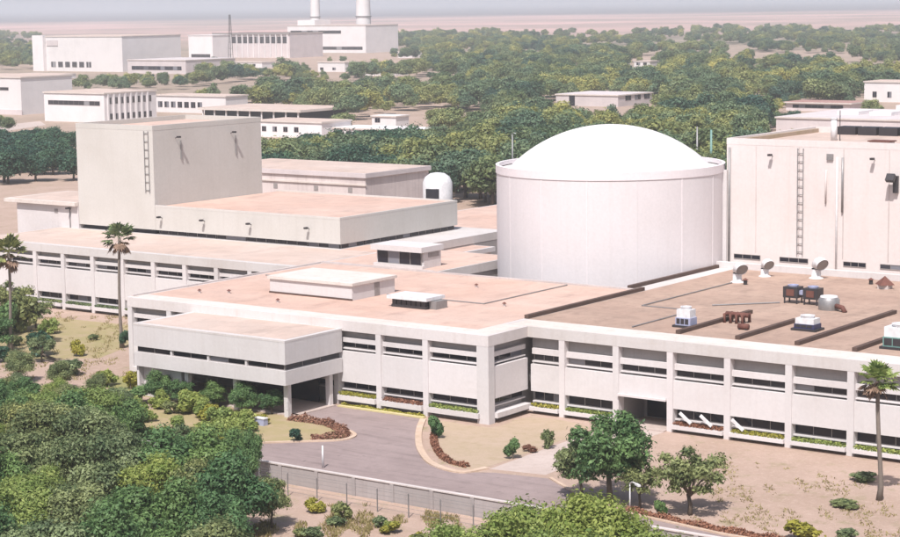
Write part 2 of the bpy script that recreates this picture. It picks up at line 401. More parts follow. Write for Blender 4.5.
# ------------------------------------------------------------------ facades of the laboratory wings
class Front:                                     # facade facing -Y at y
    def __init__(s, y): s.y = y
    def box(s, m, a, b, d0, d1, z0, z1): m.box(a, b, s.y+d0, s.y+d1, z0, z1)
class Side:                                      # facade facing +X at x, running along Y
    def __init__(s, x): s.x = x
    def box(s, m, a, b, d0, d1, z0, z1): m.box(s.x-d1, s.x-d0, a, b, z0, z1)
def part(fr, name, mat, parent, *b):
    m = MB(); fr.box(m, *b); return m.build(name, mat, parent)
rng = random.Random(7)
def window_strip(bld, fr, a, b, z0, z1, d, gl, n=3):
    m = MB(); t = 0.07
    fr.box(m, a, b, d, d+0.10, z0, z0+t); fr.box(m, a, b, d, d+0.10, z1-t, z1)
    L = b-a
    for k in range(n+1):
        c = a+L*k/n; fr.box(m, max(a, c-t/2), min(b, c+t/2), d+0.005, d+0.095, z0+t, z1-t)
    w = m.build('window', M['frame'], bld)
    for k in range(n):
        a0 = a+L*k/n+t/2; a1 = a+L*(k+1)/n-t/2
        part(fr, 'pane', gl, w, a0, a1, d+0.05, d+0.07, z0+t, z1-t)
def facade(bld, fr, xs, R, gl, pw=0.75, skip=(), planter=None, gl2=None, first=True, last=True, skipplant=()):
    """xs: pilaster centres. R: rows."""
    sof = 8.7
    for i, x in enumerate(xs):
        if (i == 0 and not first) or (i == len(xs)-1 and not last): continue
        part(fr, 'pilaster', M['white'], bld, x-pw/2, x+pw/2, 0.02, 1.15, 0.0, sof-0.002)
    for i in range(len(xs)-1):
        a, b = xs[i]+pw/2, xs[i+1]-pw/2
        part(fr, 'sunshade_beam', M['white'], bld, a, b, 0.42, 0.78, R['b0'], R['b1'])
        window_strip(bld, fr, a, b, R['u0'], R['u1'], 0.92, gl)
        part(fr, 'window_sill', M['white'], bld, a, b, 0.42, 0.9, R['u0']-0.14, R['u0']-0.02)
        lo = R['p0'] if i not in skip else 3.55
        part(fr, 'spandrel_panel', M['spandrel'], bld, a, b, 0.14, 0.60, lo, R['p1'])
        if i in skip: continue
        window_strip(bld, fr, a, b, R['l0'], R['l1'], 0.92, gl2 or gl)
        part(fr, 'lower_sill', M['white'], bld, a, b, 0.48, 0.9, R['l0']-0.16, R['l0']-0.02)
        if i not in skipplant:
            m = MB(); fr.box(m, a, b, -0.35, 0.895, R['g0'], R['g1']); m.build('planter_ledge', M['white'], bld)
def bands(fr, m, a, b, R):                        # the recessed wall between the window rows
    for z0, z1 in ((0.0, R['l0']), (R['l1'], R['u0']), (R['u1'], 8.698)): fr.box(m, a, b, 0.9, 1.16, z0, z1)

R_right = dict(b0=6.75, b1=7.40, u0=5.98, u1=6.72, p0=2.55, p1=5.62, l0=1.42, l1=2.53, g0=0.42, g1=0.84)
R_front = dict(b0=7.32, b1=7.85, u0=6.66, u1=7.30, p0=2.7, p1=6.30, l0=1.86, l1=2.68, g0=0.58, g1=1.16)
R_left = dict(b0=7.45, b1=7.95, u0=6.80, u1=7.43, p0=2.5, p1=6.35, l0=1.55, l1=2.48, g0=0.50, g1=1.0)

# ---- right wing
xr = [-122.6, -118.0, -111.0, -104.2, -97.3, -90.2, -83.3, -76.3, -69.3, -62.3]
RB = thing('laboratory_wing', 'long white two-storey wing with brown flat roof full of ventilation gear, lower right', 'building', (-92, 208, 0))
fr = Front(180.0)
m = MB(); bands(fr, m, -122.49, -110.9+0.25, R_right); bands(fr, m, -104.45, -62.0, R_right)
fr.box(m, -110.65, -104.45, 0.9, 1.16, 3.55, R_right['u0']); fr.box(m, -110.65, -104.45, 0.9, 1.16, R_right['u1'], 8.698)
m.box(-122.49, -110.65, 181.17, 236.9, 0, 8.698); m.box(-104.45, -62.0, 181.17, 236.9, 0, 8.698); m.box(-110.648, -104.452, 185.5, 236.9, 0, 8.698)
m.box(-110.648, -104.452, 181.17, 185.498, 3.55, 8.698)
m.build('wall', M['shadewall'], RB)
facade(RB, fr, xr, R_right, M['glassgrey'], skip=(2,), gl2=M['glass'], first=False)
m = MB(); m.box(-125.596, -55, 180.0, 237.0, 8.7, 9.9); m.box(-128.0, -125.6, 210.004, 237.0, 8.7, 9.9)
m.build('roof_slab', M['fascia'], RB)
m = MB(); m.box(-125.2, -55.2, 184.2, 236.6, 9.9, 9.925); m.build('roof_surface', M['roofbrown'], RB)
m = MB(); m.box(-125.0, -55.2, 180.25, 184.19, 9.9, 9.915); m.build('roof_margin', M['roofedge'], RB)
for x, y0, y1 in ((-125.6, 184.3, 210.3), (-105.6, 184.2, 201.0), (-98.45, 184.4, 198.1), (-91.55, 184.6, 209.4), (-84.9, 184.3, 192.8), (-77.9, 184.4, 205)):
    boxp('roof_upstand', M['bitumen'], RB, x-0.28, x+0.28, y0, y1, 9.926, 10.34)
m = MB(); m.box(-128.0, -55, 233.6, 234.4, 9.902, 10.75); m.build('roof_parapet', M['white'], RB)
boxp('roof_upstand', M['bitumen'], RB, -128.0, -127.5, 210.5, 233.5, 9.902, 10.35)
# entrance recess in the right wing
boxp('entrance_door', M['glass'], RB, -110.2, -104.9, 185.40, 185.47, 0.1, 3.2)
boxp('entrance_canopy', M['white'], RB, -110.62, -104.58, 179.7, 180.13, 3.30, 3.54)
boxp('entrance_step', M['path'], RB, -110.6, -104.6, 179.45, 183.2, 0.0, 0.16)
for x in (-102.7, -100.2, -97.0+0.55):          # sloping white fins under the first lower windows
    m = MB(); m.obox((x+0.5, 179.86, 1.74), (0.80, 0, -0.60), (0, 1, 0), (0.60, 0, 0.80), 0.85, 0.10, 0.15); m.build('sloping_fin', M['whitemetal'], RB)
tag(RB, group=None)

# ---- front wing
xf = [-177.8, -171.0, -164.2, -157.4, -150.6, -144.2, -137.9, -131.2, -123.35]
FB = thing('laboratory_wing', 'white wing with pale pink flat roof carrying a long rooftop room, behind the entrance pavilion', 'building', (-150, 190, 0))
fr = Front(172.3)
m = MB(); bands(fr, m, -178.0, -123.66, R_front)
sd_ = Side(-122.5); bands(sd_, m, 173.465, 179.9, R_front)
m.box(-178.0, -123.67, 173.465, 209.8, 0, 8.698)
m.build('wall', M['shadewall'], FB)
facade(FB, fr, xf, R_front, M['glass'], skipplant=(2, 3, 4), last=False)
m = MB(); m.box(-124.1, -122.52, 172.32, 173.46, 0, 8.698); m.build('corner_pillar', M['white'], FB)
facade(FB, sd_, [173.1, 180.5], R_front, M['glass'], first=False, last=False, gl2=M['glassgrey'])
m = MB(); m.box(-178.2, -122.5, 172.3, 179.996, 8.7, 9.9); m.box(-178.2, -125.6, 180.0, 210.0, 8.7, 9.9)
m.build('roof_slab', M['fascia'], FB)
m = MB(); m.box(-177.4, -126.0, 175.3, 209.6, 9.9, 9.925); m.build('roof_surface', M['roofpink'], FB)
m = MB(); m.box(-178.0, -122.9, 172.6, 175.29, 9.9, 9.915); m.box(-125.99, -122.9, 175.292, 179.9, 9.9, 9.915); m.build('roof_margin', M['roofedge'], FB)
m = MB(); m.box(-178.1, -126.1, 209.65, 209.95, 9.902, 10.12); m.box(-178.15, -177.75, 173, 209.64, 9.902, 10.1); m.build('roof_parapet', M['oldwall'], FB)
# the roof-top room
RR = thing('rooftop_room', 'long low white box room on the pale pink front roof', 'roof room', (-158, 189, 9.925))
m = MB(); m.box(-164.9, -151.5, 184.4, 192.9, 9.926, 11.75); m.build('wall', M['white'], RR)
m = MB(); m.box(-165.15, -151.25, 184.15, 193.15, 11.752, 12.1); m.build('roof_slab', M['roofedge'], RR)
boxp('door', M['frame'], RR, -151.49, -151.44, 188.8, 189.8, 9.95, 11.6)
boxp('base_flashing', M['bitumen'], RR, -165.0, -151.42, 184.30, 184.395, 9.93, 10.15)
# the low louvred vent housing
VH = thing('roof_vent_housing', 'low white-topped louvred vent box on the pink front roof', 'vent', (-142, 184.6, 9.925))
m = MB(); m.box(-144.6, -139.4, 183.4, 186.4, 9.926, 10.25); m.build('base', M['darkmetal'], VH)
for k in range(7): boxp('louvre', M['darkmetal'], VH, -144.5+0.73*k, -143.9+0.73*k, 183.45, 186.3, 10.252, 10.95)
m = MB(); m.box(-145.0, -139.0, 183.0, 186.7, 10.952, 11.35); m.build('hood', M['whitemetal'], VH)
m = MB(); m.box(-139.35, -138.3, 184.0, 186.2, 9.926, 10.9); m.build('fan_box', M['greymetal'], VH)

# ---- left wing
xl = [-245.2, -238.5, -232.1, -225.8, -219.3, -212.9, -206.4, -200.0, -193.7, -187.2, -180.8]
LB = thing('laboratory_wing', 'white wing with a long window row and pale roof below the tall windowless tower', 'building', (-212, 214, 0))
fr = Front(205.0)
m = MB(); bands(fr, m, -245.4, -178.25, R_left); m.box(-245.4, -178.25, 206.165, 255.8, 0, 8.698)
m.box(-178.0, -158.4, 210.4, 229.8, 0, 8.698); m.build('wall', M['shadewall'], LB)
facade(LB, fr, xl, R_left, M['glass'])
m = MB(); m.box(-245.6, -178.21, 205.0, 256.0, 8.7, 9.9); m.box(-178.206, -158.2, 210.005, 230.0, 8.7, 9.9); m.build('roof_slab', M['fascia'], LB)
m = MB(); m.box(-245.2, -178.6, 206.2, 222.6, 9.9, 9.925); m.build('roof_surface', M['roofpale'], LB)
m = MB(); m.box(-185.2, -158.6, 223.0, 229.7, 9.9, 9.925); m.box(-178.0, -158.6, 210.6, 222.99, 9.9, 9.925); m.build('roof_surface', M['roofpink'], LB)
m = MB(); m.box(-178.0, -158.3, 210.05, 210.3, 9.902, 10.15); m.build('roof_parapet', M['oldwall'], LB)

# ---- entrance pavilion in front
EB = thing('entrance_pavilion', 'white box pavilion raised over a dark open porch, with a slit window band', 'building', (-155, 167, 0))
x0, x1, y0, y1 = -167.0, -143.2, 162.3, 172.28
m = MB(); m.box(x0, x1, y0, y1, 6.22, 8.72); m.build('upper_wall', M['white'], EB)
m = MB(); m.box(x0, x1, y0, y1, 3.85, 5.50); m.build('lower_wall', M['white'], EB)
m = MB(); m.box(x0+0.5, x1-0.5, y0+0.5, y1-0.02, 5.502, 6.218); m.build('window_core', M['dark'], EB)
frE = Front(y0); sdE = Side(x1)
n = 4
for k in range(n):
    a = x0+0.3+(x1-x0-0.3)*k/n; b = x0+0.3+(x1-x0-0.3)*(k+1)/n-0.3
    window_strip(EB, frE, a, b, 5.503, 6.217, 0.36, M['glass'], 2)
window_strip(EB, sdE, y0+0.3, y1-0.4, 5.503, 6.217, 0.36, M['glass'], 3)
for k in range(1, n):
    c = x0+0.3+(x1-x0-0.3)*k/n-0.15; boxp('mullion', M['white'], EB, c-0.13, c+0.13, y0+0.12, y0+0.45, 5.503, 6.217)
m = MB(); m.box(x0-0.001, x1+0.02, y0-0.02, y1, 8.722, 8.95); m.build('roof_slab', M['fascia'], EB)
m = MB(); m.box(x0+0.8, x1-0.6, y0+0.8, y1-0.3, 8.952, 8.975); m.build('roof_surface', M['roofpale'], EB)
m = MB(); m.box(x0, x0+0.35, y0+0.4, y1, 0, 3.848); m.box(x0+0.351, x0+6.5, y0+1.2, y0+1.5, 0, 3.848); m.build('ground_wall', M['white'], EB)
for cx, cy in ((-159.5, 163.6), (-151.8, 163.6), (-144.1, 163.6), (-144.1, 170.9)):
    boxp('column', M['white'], EB, cx-0.3, cx+0.3, cy-0.3, cy+0.3, 0, 3.848)
boxp('glass_door', M['glass'], EB, -158, -146, 171.3, 171.38, 0.15, 3.2)
boxp('porch_floor', M['path'], EB, x0+0.4, x1-0.2, y0+1.6, 171.2, 0.0, 0.15)

# ---- tower and hall
TB = thing('windowless_tower', 'tall plain beige-white windowless tower block rising above the left roofs', 'building', (-232, 236, 0))
m = MB(); m.box(-241.4, -223.8, 223.3, 249.0, 10.62, 26.5); m.build('wall', M['tower'], TB)
m = MB(); m.box(-240.9, -224.3, 223.9, 248.5, 9.9, 10.618); m.build('window_band', M['dark'], TB)
m = MB()
for b in ((-241.42, -223.78, 223.28, 223.7), (-241.42, -223.78, 248.6, 249.02), (-241.42, -241.0, 223.702, 248.598), (-224.2, -223.78, 223.702, 248.598)): m.box(*b, 26.502, 27.3)
m.build('parapet', M['tower'], TB)
m = MB(); m.box(-240.9, -224.3, 223.8, 248.5, 26.502, 26.55); m.build('roof_surface', M['roofpink'], TB)
def ladder(bld, x, y, z0, z1, w=0.55, mat=None, step=0.9, d=0.16):
    mat = mat or M['darkmetal']
    o = MB().box(x-w/2, x-w/2+0.09, y-d, y-d+0.09, z0, z1).box(x+w/2-0.09, x+w/2, y-d, y-d+0.09, z0, z1).build('ladder', mat, bld)
    z = z0+0.4
    while z < z1-0.1:
        MB().box(x-w/2+0.08, x+w/2-0.08, y-d+0.02, y-d+0.08, z, z+0.09).build('rung', mat, o); z += step
    for z in (z0+0.3, (z0+z1)/2, z1-0.3):
        for s in (-1, 1): MB().box(x+s*(w/2-0.05)-0.03, x+s*(w/2-0.05)+0.03, y-d+0.085, y+0.02, z+0.12, z+0.2).build('bracket', mat, o)
def pipe(bld, x, y, z0, z1, r, mat, name='downpipe'): MB().tube([(x, y-r-0.03, z0), (x, y-r-0.03, z1)], r, 8).build(name, mat, bld, True)
ladder(TB, -225.2, 223.3, 16.5, 26.4, 1.0, M['greymetal'], 1.3)
def wall_lamp(bld, p, dx, dy):
    m = MB(); m.tube([(p[0], p[1], p[2]), (p[0]+0.6*dx, p[1]+0.6*dy, p[2]+0.25)], 0.06, 6)
    m.obox((p[0]+0.8*dx, p[1]+0.8*dy, p[2]+0.22), (dx, dy, 0), (-dy, dx, 0), (0, 0, 1), 0.3, 0.22, 0.14); m.build('wall_lamp', M['darkmetal'], bld)
for y in (228.4, 241.5): wall_lamp(TB, (-223.8, y, 25.0), 1, 0)
for y in (229.5, 242.5): MB().tube([(-223.66, y, 21.5), (-223.66, y, 24.6)], 0.11, 6).build('downpipe', M['greymetal'], TB)

HB = thing('low_hall', 'broad low beige hall with pink roof adjoining the tall windowless tower', 'building', (-204, 238, 0))
m = MB(); m.box(-223.77, -185.5, 223.32, 252.8, 10.62, 14.3); m.build('wall', M['tower'], HB)
m = MB(); m.box(-223.7, -185.9, 223.9, 252.4, 9.9, 10.618); m.build('clerestory_core', M['dark'], HB)
frH = Front(223.32); sdH = Side(-185.5)
for k in range(6):
    a = -223.4+6.25*k; window_strip(HB, frH, a, a+6.0, 9.93, 10.617, 0.44, M['glass'], 3)
for k in range(5):
    a = 223.8+5.75*k; window_strip(HB, sdH, a, a+5.4, 9.93, 10.617, 0.25, M['glass'], 3)
m = MB()
for b in ((-223.76, -185.48, 223.30, 223.6), (-223.76, -185.48, 252.5, 252.82), (-185.8, -185.48, 223.602, 252.498)): m.box(*b, 14.302, 14.62)
m.build('parapet', M['tower'], HB)
m = MB(); m.box(-223.7, -185.82, 223.62, 252.48, 14.302, 14.36); m.build('roof_surface', M['roofpink'], HB)
for x in (-222.3, -213.0, -203.2, -191.5): wall_lamp(HB, (x, 223.32, 12.6), 0, -1)

AB = thing('annex_block', 'small white annex with sloping grey ledge beside the left foot of the tower', 'building', (-249, 228, 0))
m = MB(); m.box(-256.5, -241.45, 223.2, 236, 0, 13.6); m.build('wall', M['white'], AB)
m = MB(); m.box(-258.8, -241.45, 222.4, 237, 13.602, 14.2); m.build('roof_slab', M['roofedge'], AB)
m = MB(); m.box(-258.0, -241.8, 223.4, 236.4, 14.202, 14.23); m.build('roof_surface', M['roofpale'], AB)
boxp('vent_grille', M['frame'], AB, -247.2, -246.4, 223.14, 223.195, 12.2, 12.9)
wall_lamp(AB, (-243.2, 223.2, 13.0), 0, -1)
pipe(AB, -243.4, 223.2, 9.0, 13.4, 0.09, M['greymetal'])

# ---- small glazed penthouse
PH = thing('glazed_penthouse', 'small flat-roofed penthouse with dark window front between pink roofs', 'roof room', (-165.6, 213.8, 9.925))
m = MB(); m.box(-169.7, -161.5, 212.2, 216.1, 9.926, 12.2); m.build('wall', M['white'], PH)
m = MB(); m.box(-170.1, -161.2, 211.3, 216.4, 12.202, 12.95); m.build('roof_slab', M['white'], PH)
window_strip(PH, Front(211.9), -169.4, -161.8, 10.35, 12.19, 0.05, M['glass'], 4)
m = MB(); m.box(-169.9, -161.3, 211.6, 212.19, 9.927, 10.34); m.build('sill_wall', M['white'], PH)
boxp('side_window', M['frame'], PH, -161.49, -161.44, 213.2, 215.6, 11.4, 12.0)

# ---- link blocks between hall and dome
KB = thing('link_block', 'low pink-roofed link block right of the beige hall with dark openings below', 'building', (-180, 238, 0))
m = MB(); m.box(-185.2, -174.9, 230.4, 247.0, 0, 7.7); m.build('wall', M['oldwall'], KB)
m = MB(); m.box(-185.2, -174.3, 230.4, 247.4, 7.702, 8.4); m.build('roof_slab', M['white'], KB)
m = MB(); m.box(-185.0, -174.8, 230.6, 247.0, 8.402, 8.43); m.build('roof_surface', M['roofpink'], KB)
for y in (231.5, 235.0, 238.5, 242.0): window_strip(KB, Side(-174.9), y, y+2.6, 5.3, 7.3, -0.06, M['glass'], 2)
KC = thing('link_block', 'second low link block with window row half hidden behind the white dome', 'building', (-202, 280, 0))
m = MB(); m.box(-216, -191, 254, 312, 0, 6.6); m.build('wall', M['oldwall'], KC)
m = MB(); m.box(-216.5, -190.4, 253.5, 312.5, 6.602, 7.4); m.build('roof_slab', M['white'], KC)
m = MB(); m.box(-216, -190.9, 254, 312, 7.402, 7.43); m.build('roof_surface', M['roofpink'], KC)
for k in range(9): window_strip(KC, Side(-191), 255.5+6*k, 260+6*k, 4.4, 6.1, -0.06, M['glass'], 3)
for k in range(9): window_strip(KC, Side(-191), 255.5+6*k, 260+6*k, 1.2, 2.9, -0.06, M['glassgrey'], 3)

# ---- building behind the hall
BH = thing('flat_roofed_store', 'weathered pinkish flat block between the beige hall and the trees', 'building', (-252, 310, 0))
m = MB(); m.box(-290, -246.5, 305, 326, 0, 11.5); m.build('wall', M['oldwall'], BH)
m = MB(); m.box(-290.4, -246.1, 304.6, 326.4, 11.502, 12.4); m.build('roof_slab', M['farpink'], BH)
m = MB(); m.box(-290, -246.5, 305.2, 326, 12.402, 12.44); m.build('roof_surface', M['roofpale'], BH)
for x in (-283, -271, -260, -251): boxp('window', M['frame'], BH, x, x+1.1, 304.93, 304.995, 8.4, 9.4)
m = MB(); m.box(-290.2, -246.3, 304.7, 304.995, 9.9, 10.25); m.build('string_course', M['roofedge'], BH)
TK = thing('white_tank', 'rounded white tank hood with dark mouth beside the weathered pinkish block', 'tank', (-224.5, 303, 0))
m = MB(); m.lathe([(0.01, 13.6), (1.4, 13.4), (2.4, 12.7), (2.9, 11.6), (2.9, 7.4)], (-227.0, 303, 0), 24); m.build('hood', M['whitemetal'], TK, True)
m = MB(); m.lathe([(2.3, 7.4), (2.3, 0)], (-227.0, 303, 0), 20); m.build('stem', M['oldwall'], TK)
m = MB(); m.obox((-226.2, 300.3, 9.4), (1, 0.3, 0), (-0.3, 1, 0), (0, 0, 1), 1.2, 0.35, 1.2); m.build('mouth', M['dark'], TK)

# ---- reactor dome
DX, DY, DR = -143.6, 231.6, 15.75
DM = thing('reactor_dome', 'great white cylindrical containment building with shallow domed roof', 'dome', (DX, DY, 0))
c0 = (DX, DY, 0)
MB().lathe([(DR, 0), (DR, 22.6)], c0, 160).build('wall', M['dome'], DM, True)
MB().lathe([(DR, 22.6), (DR+0.10, 22.65), (DR+0.10, 23.75), (DR-0.35, 23.75), (DR-0.35, 23.2)], c0, 160).build('ring_beam', M['dome'], DM)
cap_r = DR-1.7; rise = 5.9; SR = (cap_r**2+rise**2)/(2*rise)
prof = [(0.001, 23.15+rise)] + [(cap_r*t, 23.15+rise-SR+math.sqrt(SR*SR-(cap_r*t)**2)) for t in [k/24 for k in range(1, 25)]] + [(DR-0.3, 23.05)]
MB().lathe(prof[::-1], c0, 160).build('dome_roof', M['domecap'], DM, True)
for k in range(12):
    a = -2.05+0.42*k; m = MB(); ca, sa = math.cos(a), math.sin(a)
    m.obox((DX+ca*(DR+0.02), DY+sa*(DR+0.02), 11.3), (-sa, ca, 0), (ca, sa, 0), (0, 0, 1), 0.08, 0.04, 11.25); m.build('wall_rib', M['dome'], DM)
a = math.radians(20); ca, sa = math.cos(a), math.sin(a)
m = MB(); m.obox((DX+ca*(DR+0.25), DY+sa*(DR+0.25), 11.5), (-sa, ca, 0), (ca, sa, 0), (0, 0, 1), 0.45, 0.28, 11.4); m.build('cable_duct', M['white'], DM)

# ---- tall right block
TR = thing('tall_service_block', 'tall pinkish-white windowless block at the right edge with ladder and downpipes', 'building', (-98, 250, 0))
m = MB(); m.box(-128.4, -66, 237.2, 264, 0, 26.4); m.build('wall', M['pinkwall'], TR)
m = MB()
for b in ((-128.42, -65.98, 237.18, 237.6), (-128.42, -65.98, 263.6, 264.02), (-128.42, -128.0, 237.602, 263.598)): m.box(*b, 26.402, 27.25)
m.build('parapet', M['pinkwall'], TR)
m = MB(); m.box(-127.98, -66, 237.62, 263.58, 26.402, 26.45); m.build('roof_surface', M['roofpale'], TR)
m = MB(); m.box(-127.98, -127.5, 237.65, 263.5, 26.452, 27.0); m.build('brown_parapet_strip', M['bed'], TR)  # brown strip along the inner face of the left parapet
ladder(TR, -117.3, 237.2, 11.9, 26.2, 0.9, M['greymetal'], 1.1, 0.22)
pipe(TR, -112.0, 237.2, 10.0, 25.2, 0.14, M['whitemetal']); pipe(TR, -111.2, 237.2, 18.0, 25.2, 0.16, M['greymetal'])
pipe(TR, -113.6, 237.2, 19.0, 23.5, 0.12, M['oldwall']); pipe(TR, -127.9, 237.2, 10.0, 26.0, 0.16, M['greymetal'])
boxp('junction_box', M['greymetal'], TR, -113.5, -112.6, 236.95, 237.195, 24.8, 25.6)
for x in (-121.5, -106.8): wall_lamp(TR, (x, 237.2, 25.0), 0, -1)
for x, w in ((-127.2, 4.0), (-120.3, 4.2), (-111.0, 3.2), (-105.8, 4.4), (-99.6, 4.4), (-92, 4.4), (-85, 4.4)): window_strip(TR, Front(237.2), x, x+w, 10.85, 11.5, -0.1, M['glass'], 3)
for k in range(9): MB().box(-124.0+6.4*k, -123.88+6.4*k, 237.15, 237.199, 11.8, 26.3).build('panel_joint', M['oldwall'], TR)
m = MB(); m.tube([(-104.0, 236.9, 22.8), (-104.0, 236.2, 22.9)], 0.08, 6); m.obox((-104.0, 235.9, 22.9), (1, 0, 0), (0, 0.8, -0.6), (0, 0.6, 0.8), 0.55, 0.3, 0.5); m.obox((-103.7, 236.9, 22.0), (1, 0, 0), (0, 1, 0), (0, 0, 1), 0.3, 0.25, 1.1)
m.build('flood_lamp', M['darkmetal'], TR)
RP = thing('roof_stack', 'short white exhaust stack standing on the tall right block', 'stack', (-118.2, 249, 26.45))
MB().tube([(-118.2, 249, 26.452), (-118.2, 249, 29.4)], 0.42, 16).build('pipe', M['whitemetal'], RP, True)
MB().tube([(-118.2, 249, 29.402), (-118.2, 249, 29.6)], 0.5, 16).build('rim', M['whitemetal'], RP)
MB().tube([(-117.3, 249, 26.452), (-117.3, 249, 30.6)], 0.06, 6).build('guide_rod', M['darkmetal'], RP)
RV = thing('roof_hatch', 'low brownish hatch on the right part of the tall block roof', 'hatch', (-109.0, 244, 26.45))
MB().box(-110.4, -107.6, 243.4, 245.2, 26.452, 26.9).build('frame', M['oldwall'], RV); MB().box(-110.6, -107.4, 243.2, 245.4, 26.902, 27.05).build('lid', M['rust'], RV)
SS = thing('dark_box_row', 'row of dark boxes at the back of the tall block roof', 'dark_box', (-118, 261, 26.45))  # plain dark boxes forming a dark strip along the roof's back edge
for k in range(4): MB().box(-123+3.2*k, -120.2+3.2*k, 260.2, 262.5, 26.452, 27.6).build('dark_box', M['darkmetal'], SS)

# ------------------------------------------------------------------ gear on the brown roof
ZR = 9.927
def ac_unit(label, x, y, w, d, h, body, base, top, cat='roof unit', fan=True):
    t = thing('air_handling_unit', label, cat, (x, y, ZR))
    MB().box(x-w/2-0.3, x+w/2+0.3, y-d/2-0.2, y+d/2+0.2, ZR, ZR+0.25).build('skid', M['darkmetal'], t)
    MB().box(x-w/2, x+w/2, y-d/2, y+d/2, ZR+0.252, ZR+h*0.55).build('lower_casing', base, t)
    MB().box(x-w/2+0.1, x+w/2-0.1, y-d/2+0.1, y+d/2-0.1, ZR+h*0.55+0.002, ZR+h).build('upper_casing', body, t)
    if fan:
        MB().lathe([(w*0.28, 0), (w*0.34, 0.3), (w*0.26, 0.32), (w*0.26, 0.05), (0.001, 0.05)], (x, y, ZR+h+0.002), 20).build('fan_cowl', top, t)
    for k in range(3): MB().box(x-w/2+0.15+k*(w-0.3)/3, x-w/2+0.05+(k+1)*(w-0.3)/3, y-d/2-0.03, y-d/2-0.002, ZR+0.4, ZR+h*0.5).build('grille', M['darkmetal'], t)
    return t
ac_unit('white roof unit with bluish lower casing at the left front of the brown roof', -107.2, 188.8, 1.9, 1.5, 2.0, M['whitemetal'], M['bluewhite'], M['whitemetal'])
ac_unit('flat white-topped navy roof unit beside the third dark roof upstand', -94.9, 193.9, 2.4, 1.8, 1.35, M['whitemetal'], M['navy'], M['whitemetal'])
ac_unit('big white roof unit with teal casing at the right edge of the brown roof', -81.6, 188.6, 3.2, 2.4, 2.3, M['whitemetal'], M['teal'], M['whitemetal'])
def cowl(label, x, y, az, s=1.0):
    t = thing('cowl_ventilator', label, 'ventilator', (x, y, ZR), 'white cowl ventilators in front of the tall block')
    ca, sa = math.cos(az), math.sin(az)
    MB().lathe([(0.95*s, 0), (0.8*s, 0.12), (0.62*s, 0.14), (0.62*s, 1.2*s)], (x, y, ZR), 20).build('stem', M['whitemetal'], t, True)
    pts = []; 
    for k in range(7):
        q = math.pi/2*k/6*1.45; pts.append((x+ca*0.85*s*(1-math.cos(q)), y+sa*0.85*s*(1-math.cos(q)), ZR+1.2*s+0.85*s*math.sin(q)))
    MB().tube(pts, [0.62*s, 0.66*s, 0.72*s, 0.78*s, 0.82*s, 0.84*s, 0.86*s], 18, False).build('hood', M['whitemetal'], t, True)
    e = pts[-1]; p = pts[-2]; d = (Vector(e)-Vector(p)).normalized()
    MB().tube([Vector(e)-d*0.10, Vector(e)-d*0.06], 0.80*s, 18).build('mouth', M['greymetal'], t)
cowl('leftmost white cowl ventilator before the tall block', -118.9, 222.6, math.radians(-35), 0.95)
cowl('middle white cowl ventilator, close to the tall block parapet', -118.4, 229.2, math.radians(-35), 0.85)
cowl('rightmost white cowl ventilator below the downpipes of the tall block', -111.9, 231.0, math.radians(-30), 1.0)
def fan_set():
    t = thing('fan_set', 'pair of dark square fan boxes on legs in the middle of the brown roof', 'fan', (-104, 210.6, ZR))
    for k, x in enumerate((-105.0, -102.4)):
        b = MB().box(x-0.95, x+0.95, 209.8, 211.4, ZR+0.7, ZR+2.0).build('fan_box', M['darkmetal'], t)
        MB().lathe([(0.6, 0), (0.66, 0.2), (0.5, 0.22), (0.5, 0.02), (0.001, 0.02)], (x, 210.6, ZR+2.002), 16).build('fan_ring', M['bluewhite'], b)
        MB().box(x-0.5, x+0.5, 209.74, 209.798, ZR+0.95, ZR+1.75).build('grille', M['rust'], b)
        for sx in (-0.8, 0.8):
            for y in (209.95, 211.25): MB().box(x+sx-0.07, x+sx+0.07, y-0.07, y+0.07, ZR, ZR+0.698).build('leg', M['darkmetal'], t)
    MB().box(-104.048, -103.352, 210.3, 210.9, ZR+1.1, ZR+1.6).build('duct', M['bluewhite'], t)
fan_set()
def drum():
    t = thing('blower_drum', 'squat grey blower drum with white lid beside the dark fan boxes', 'blower', (-99.2, 208.2, ZR))
    MB().lathe([(1.2, 0), (1.25, 0.3), (1.25, 1.2), (1.0, 1.45)], (-99.2, 208.2, ZR), 20).build('drum', M['greymetal'], t, True)
    MB().lathe([(1.05, 1.452), (1.0, 1.6), (0.001, 1.72)], (-99.2, 208.2, ZR), 20).build('lid', M['whitemetal'], t)
    MB().tube([(-98.0, 207.6, ZR+0.6), (-97.0, 207.2, ZR+0.5), (-96.6, 207.0, ZR)], 0.28, 10).build('outlet', M['rust'], t, True)
drum()
def manifold():
    t = thing('pipe_manifold', 'rusty brown pipe manifold between the first two dark upstands', 'pipes', (-104.4, 194.2, ZR))
    for k in range(4):
        x = -105.0+0.75*k+0.0; MB().tube([(x, 193.6, ZR), (x, 193.6, ZR+0.9), (x, 195.3, ZR+0.9), (x, 195.3, ZR)], 0.2, 8).build('pipe', M['rust'], t, True)
    MB().tube([(-105.2, 194.4, ZR+0.9), (-102.4, 194.4, ZR+0.9)], 0.28, 10).build('header', M['rust'], t, True)
manifold()
def stub():
    t = thing('roof_drain_stub', 'small reddish pipe stub on the brown roof near its front edge', 'pipe', (-101.0, 190.4, ZR))
    MB().tube([(-101.5, 190.4, ZR+0.35), (-100.3, 190.4, ZR+0.35)], 0.33, 10).build('pipe', M['rust'], t, True)
    for x in (-101.3, -100.5): MB().box(x-0.1, x+0.1, 190.1, 190.7, ZR, ZR+0.15).build('saddle', M['darkmetal'], t)
stub()
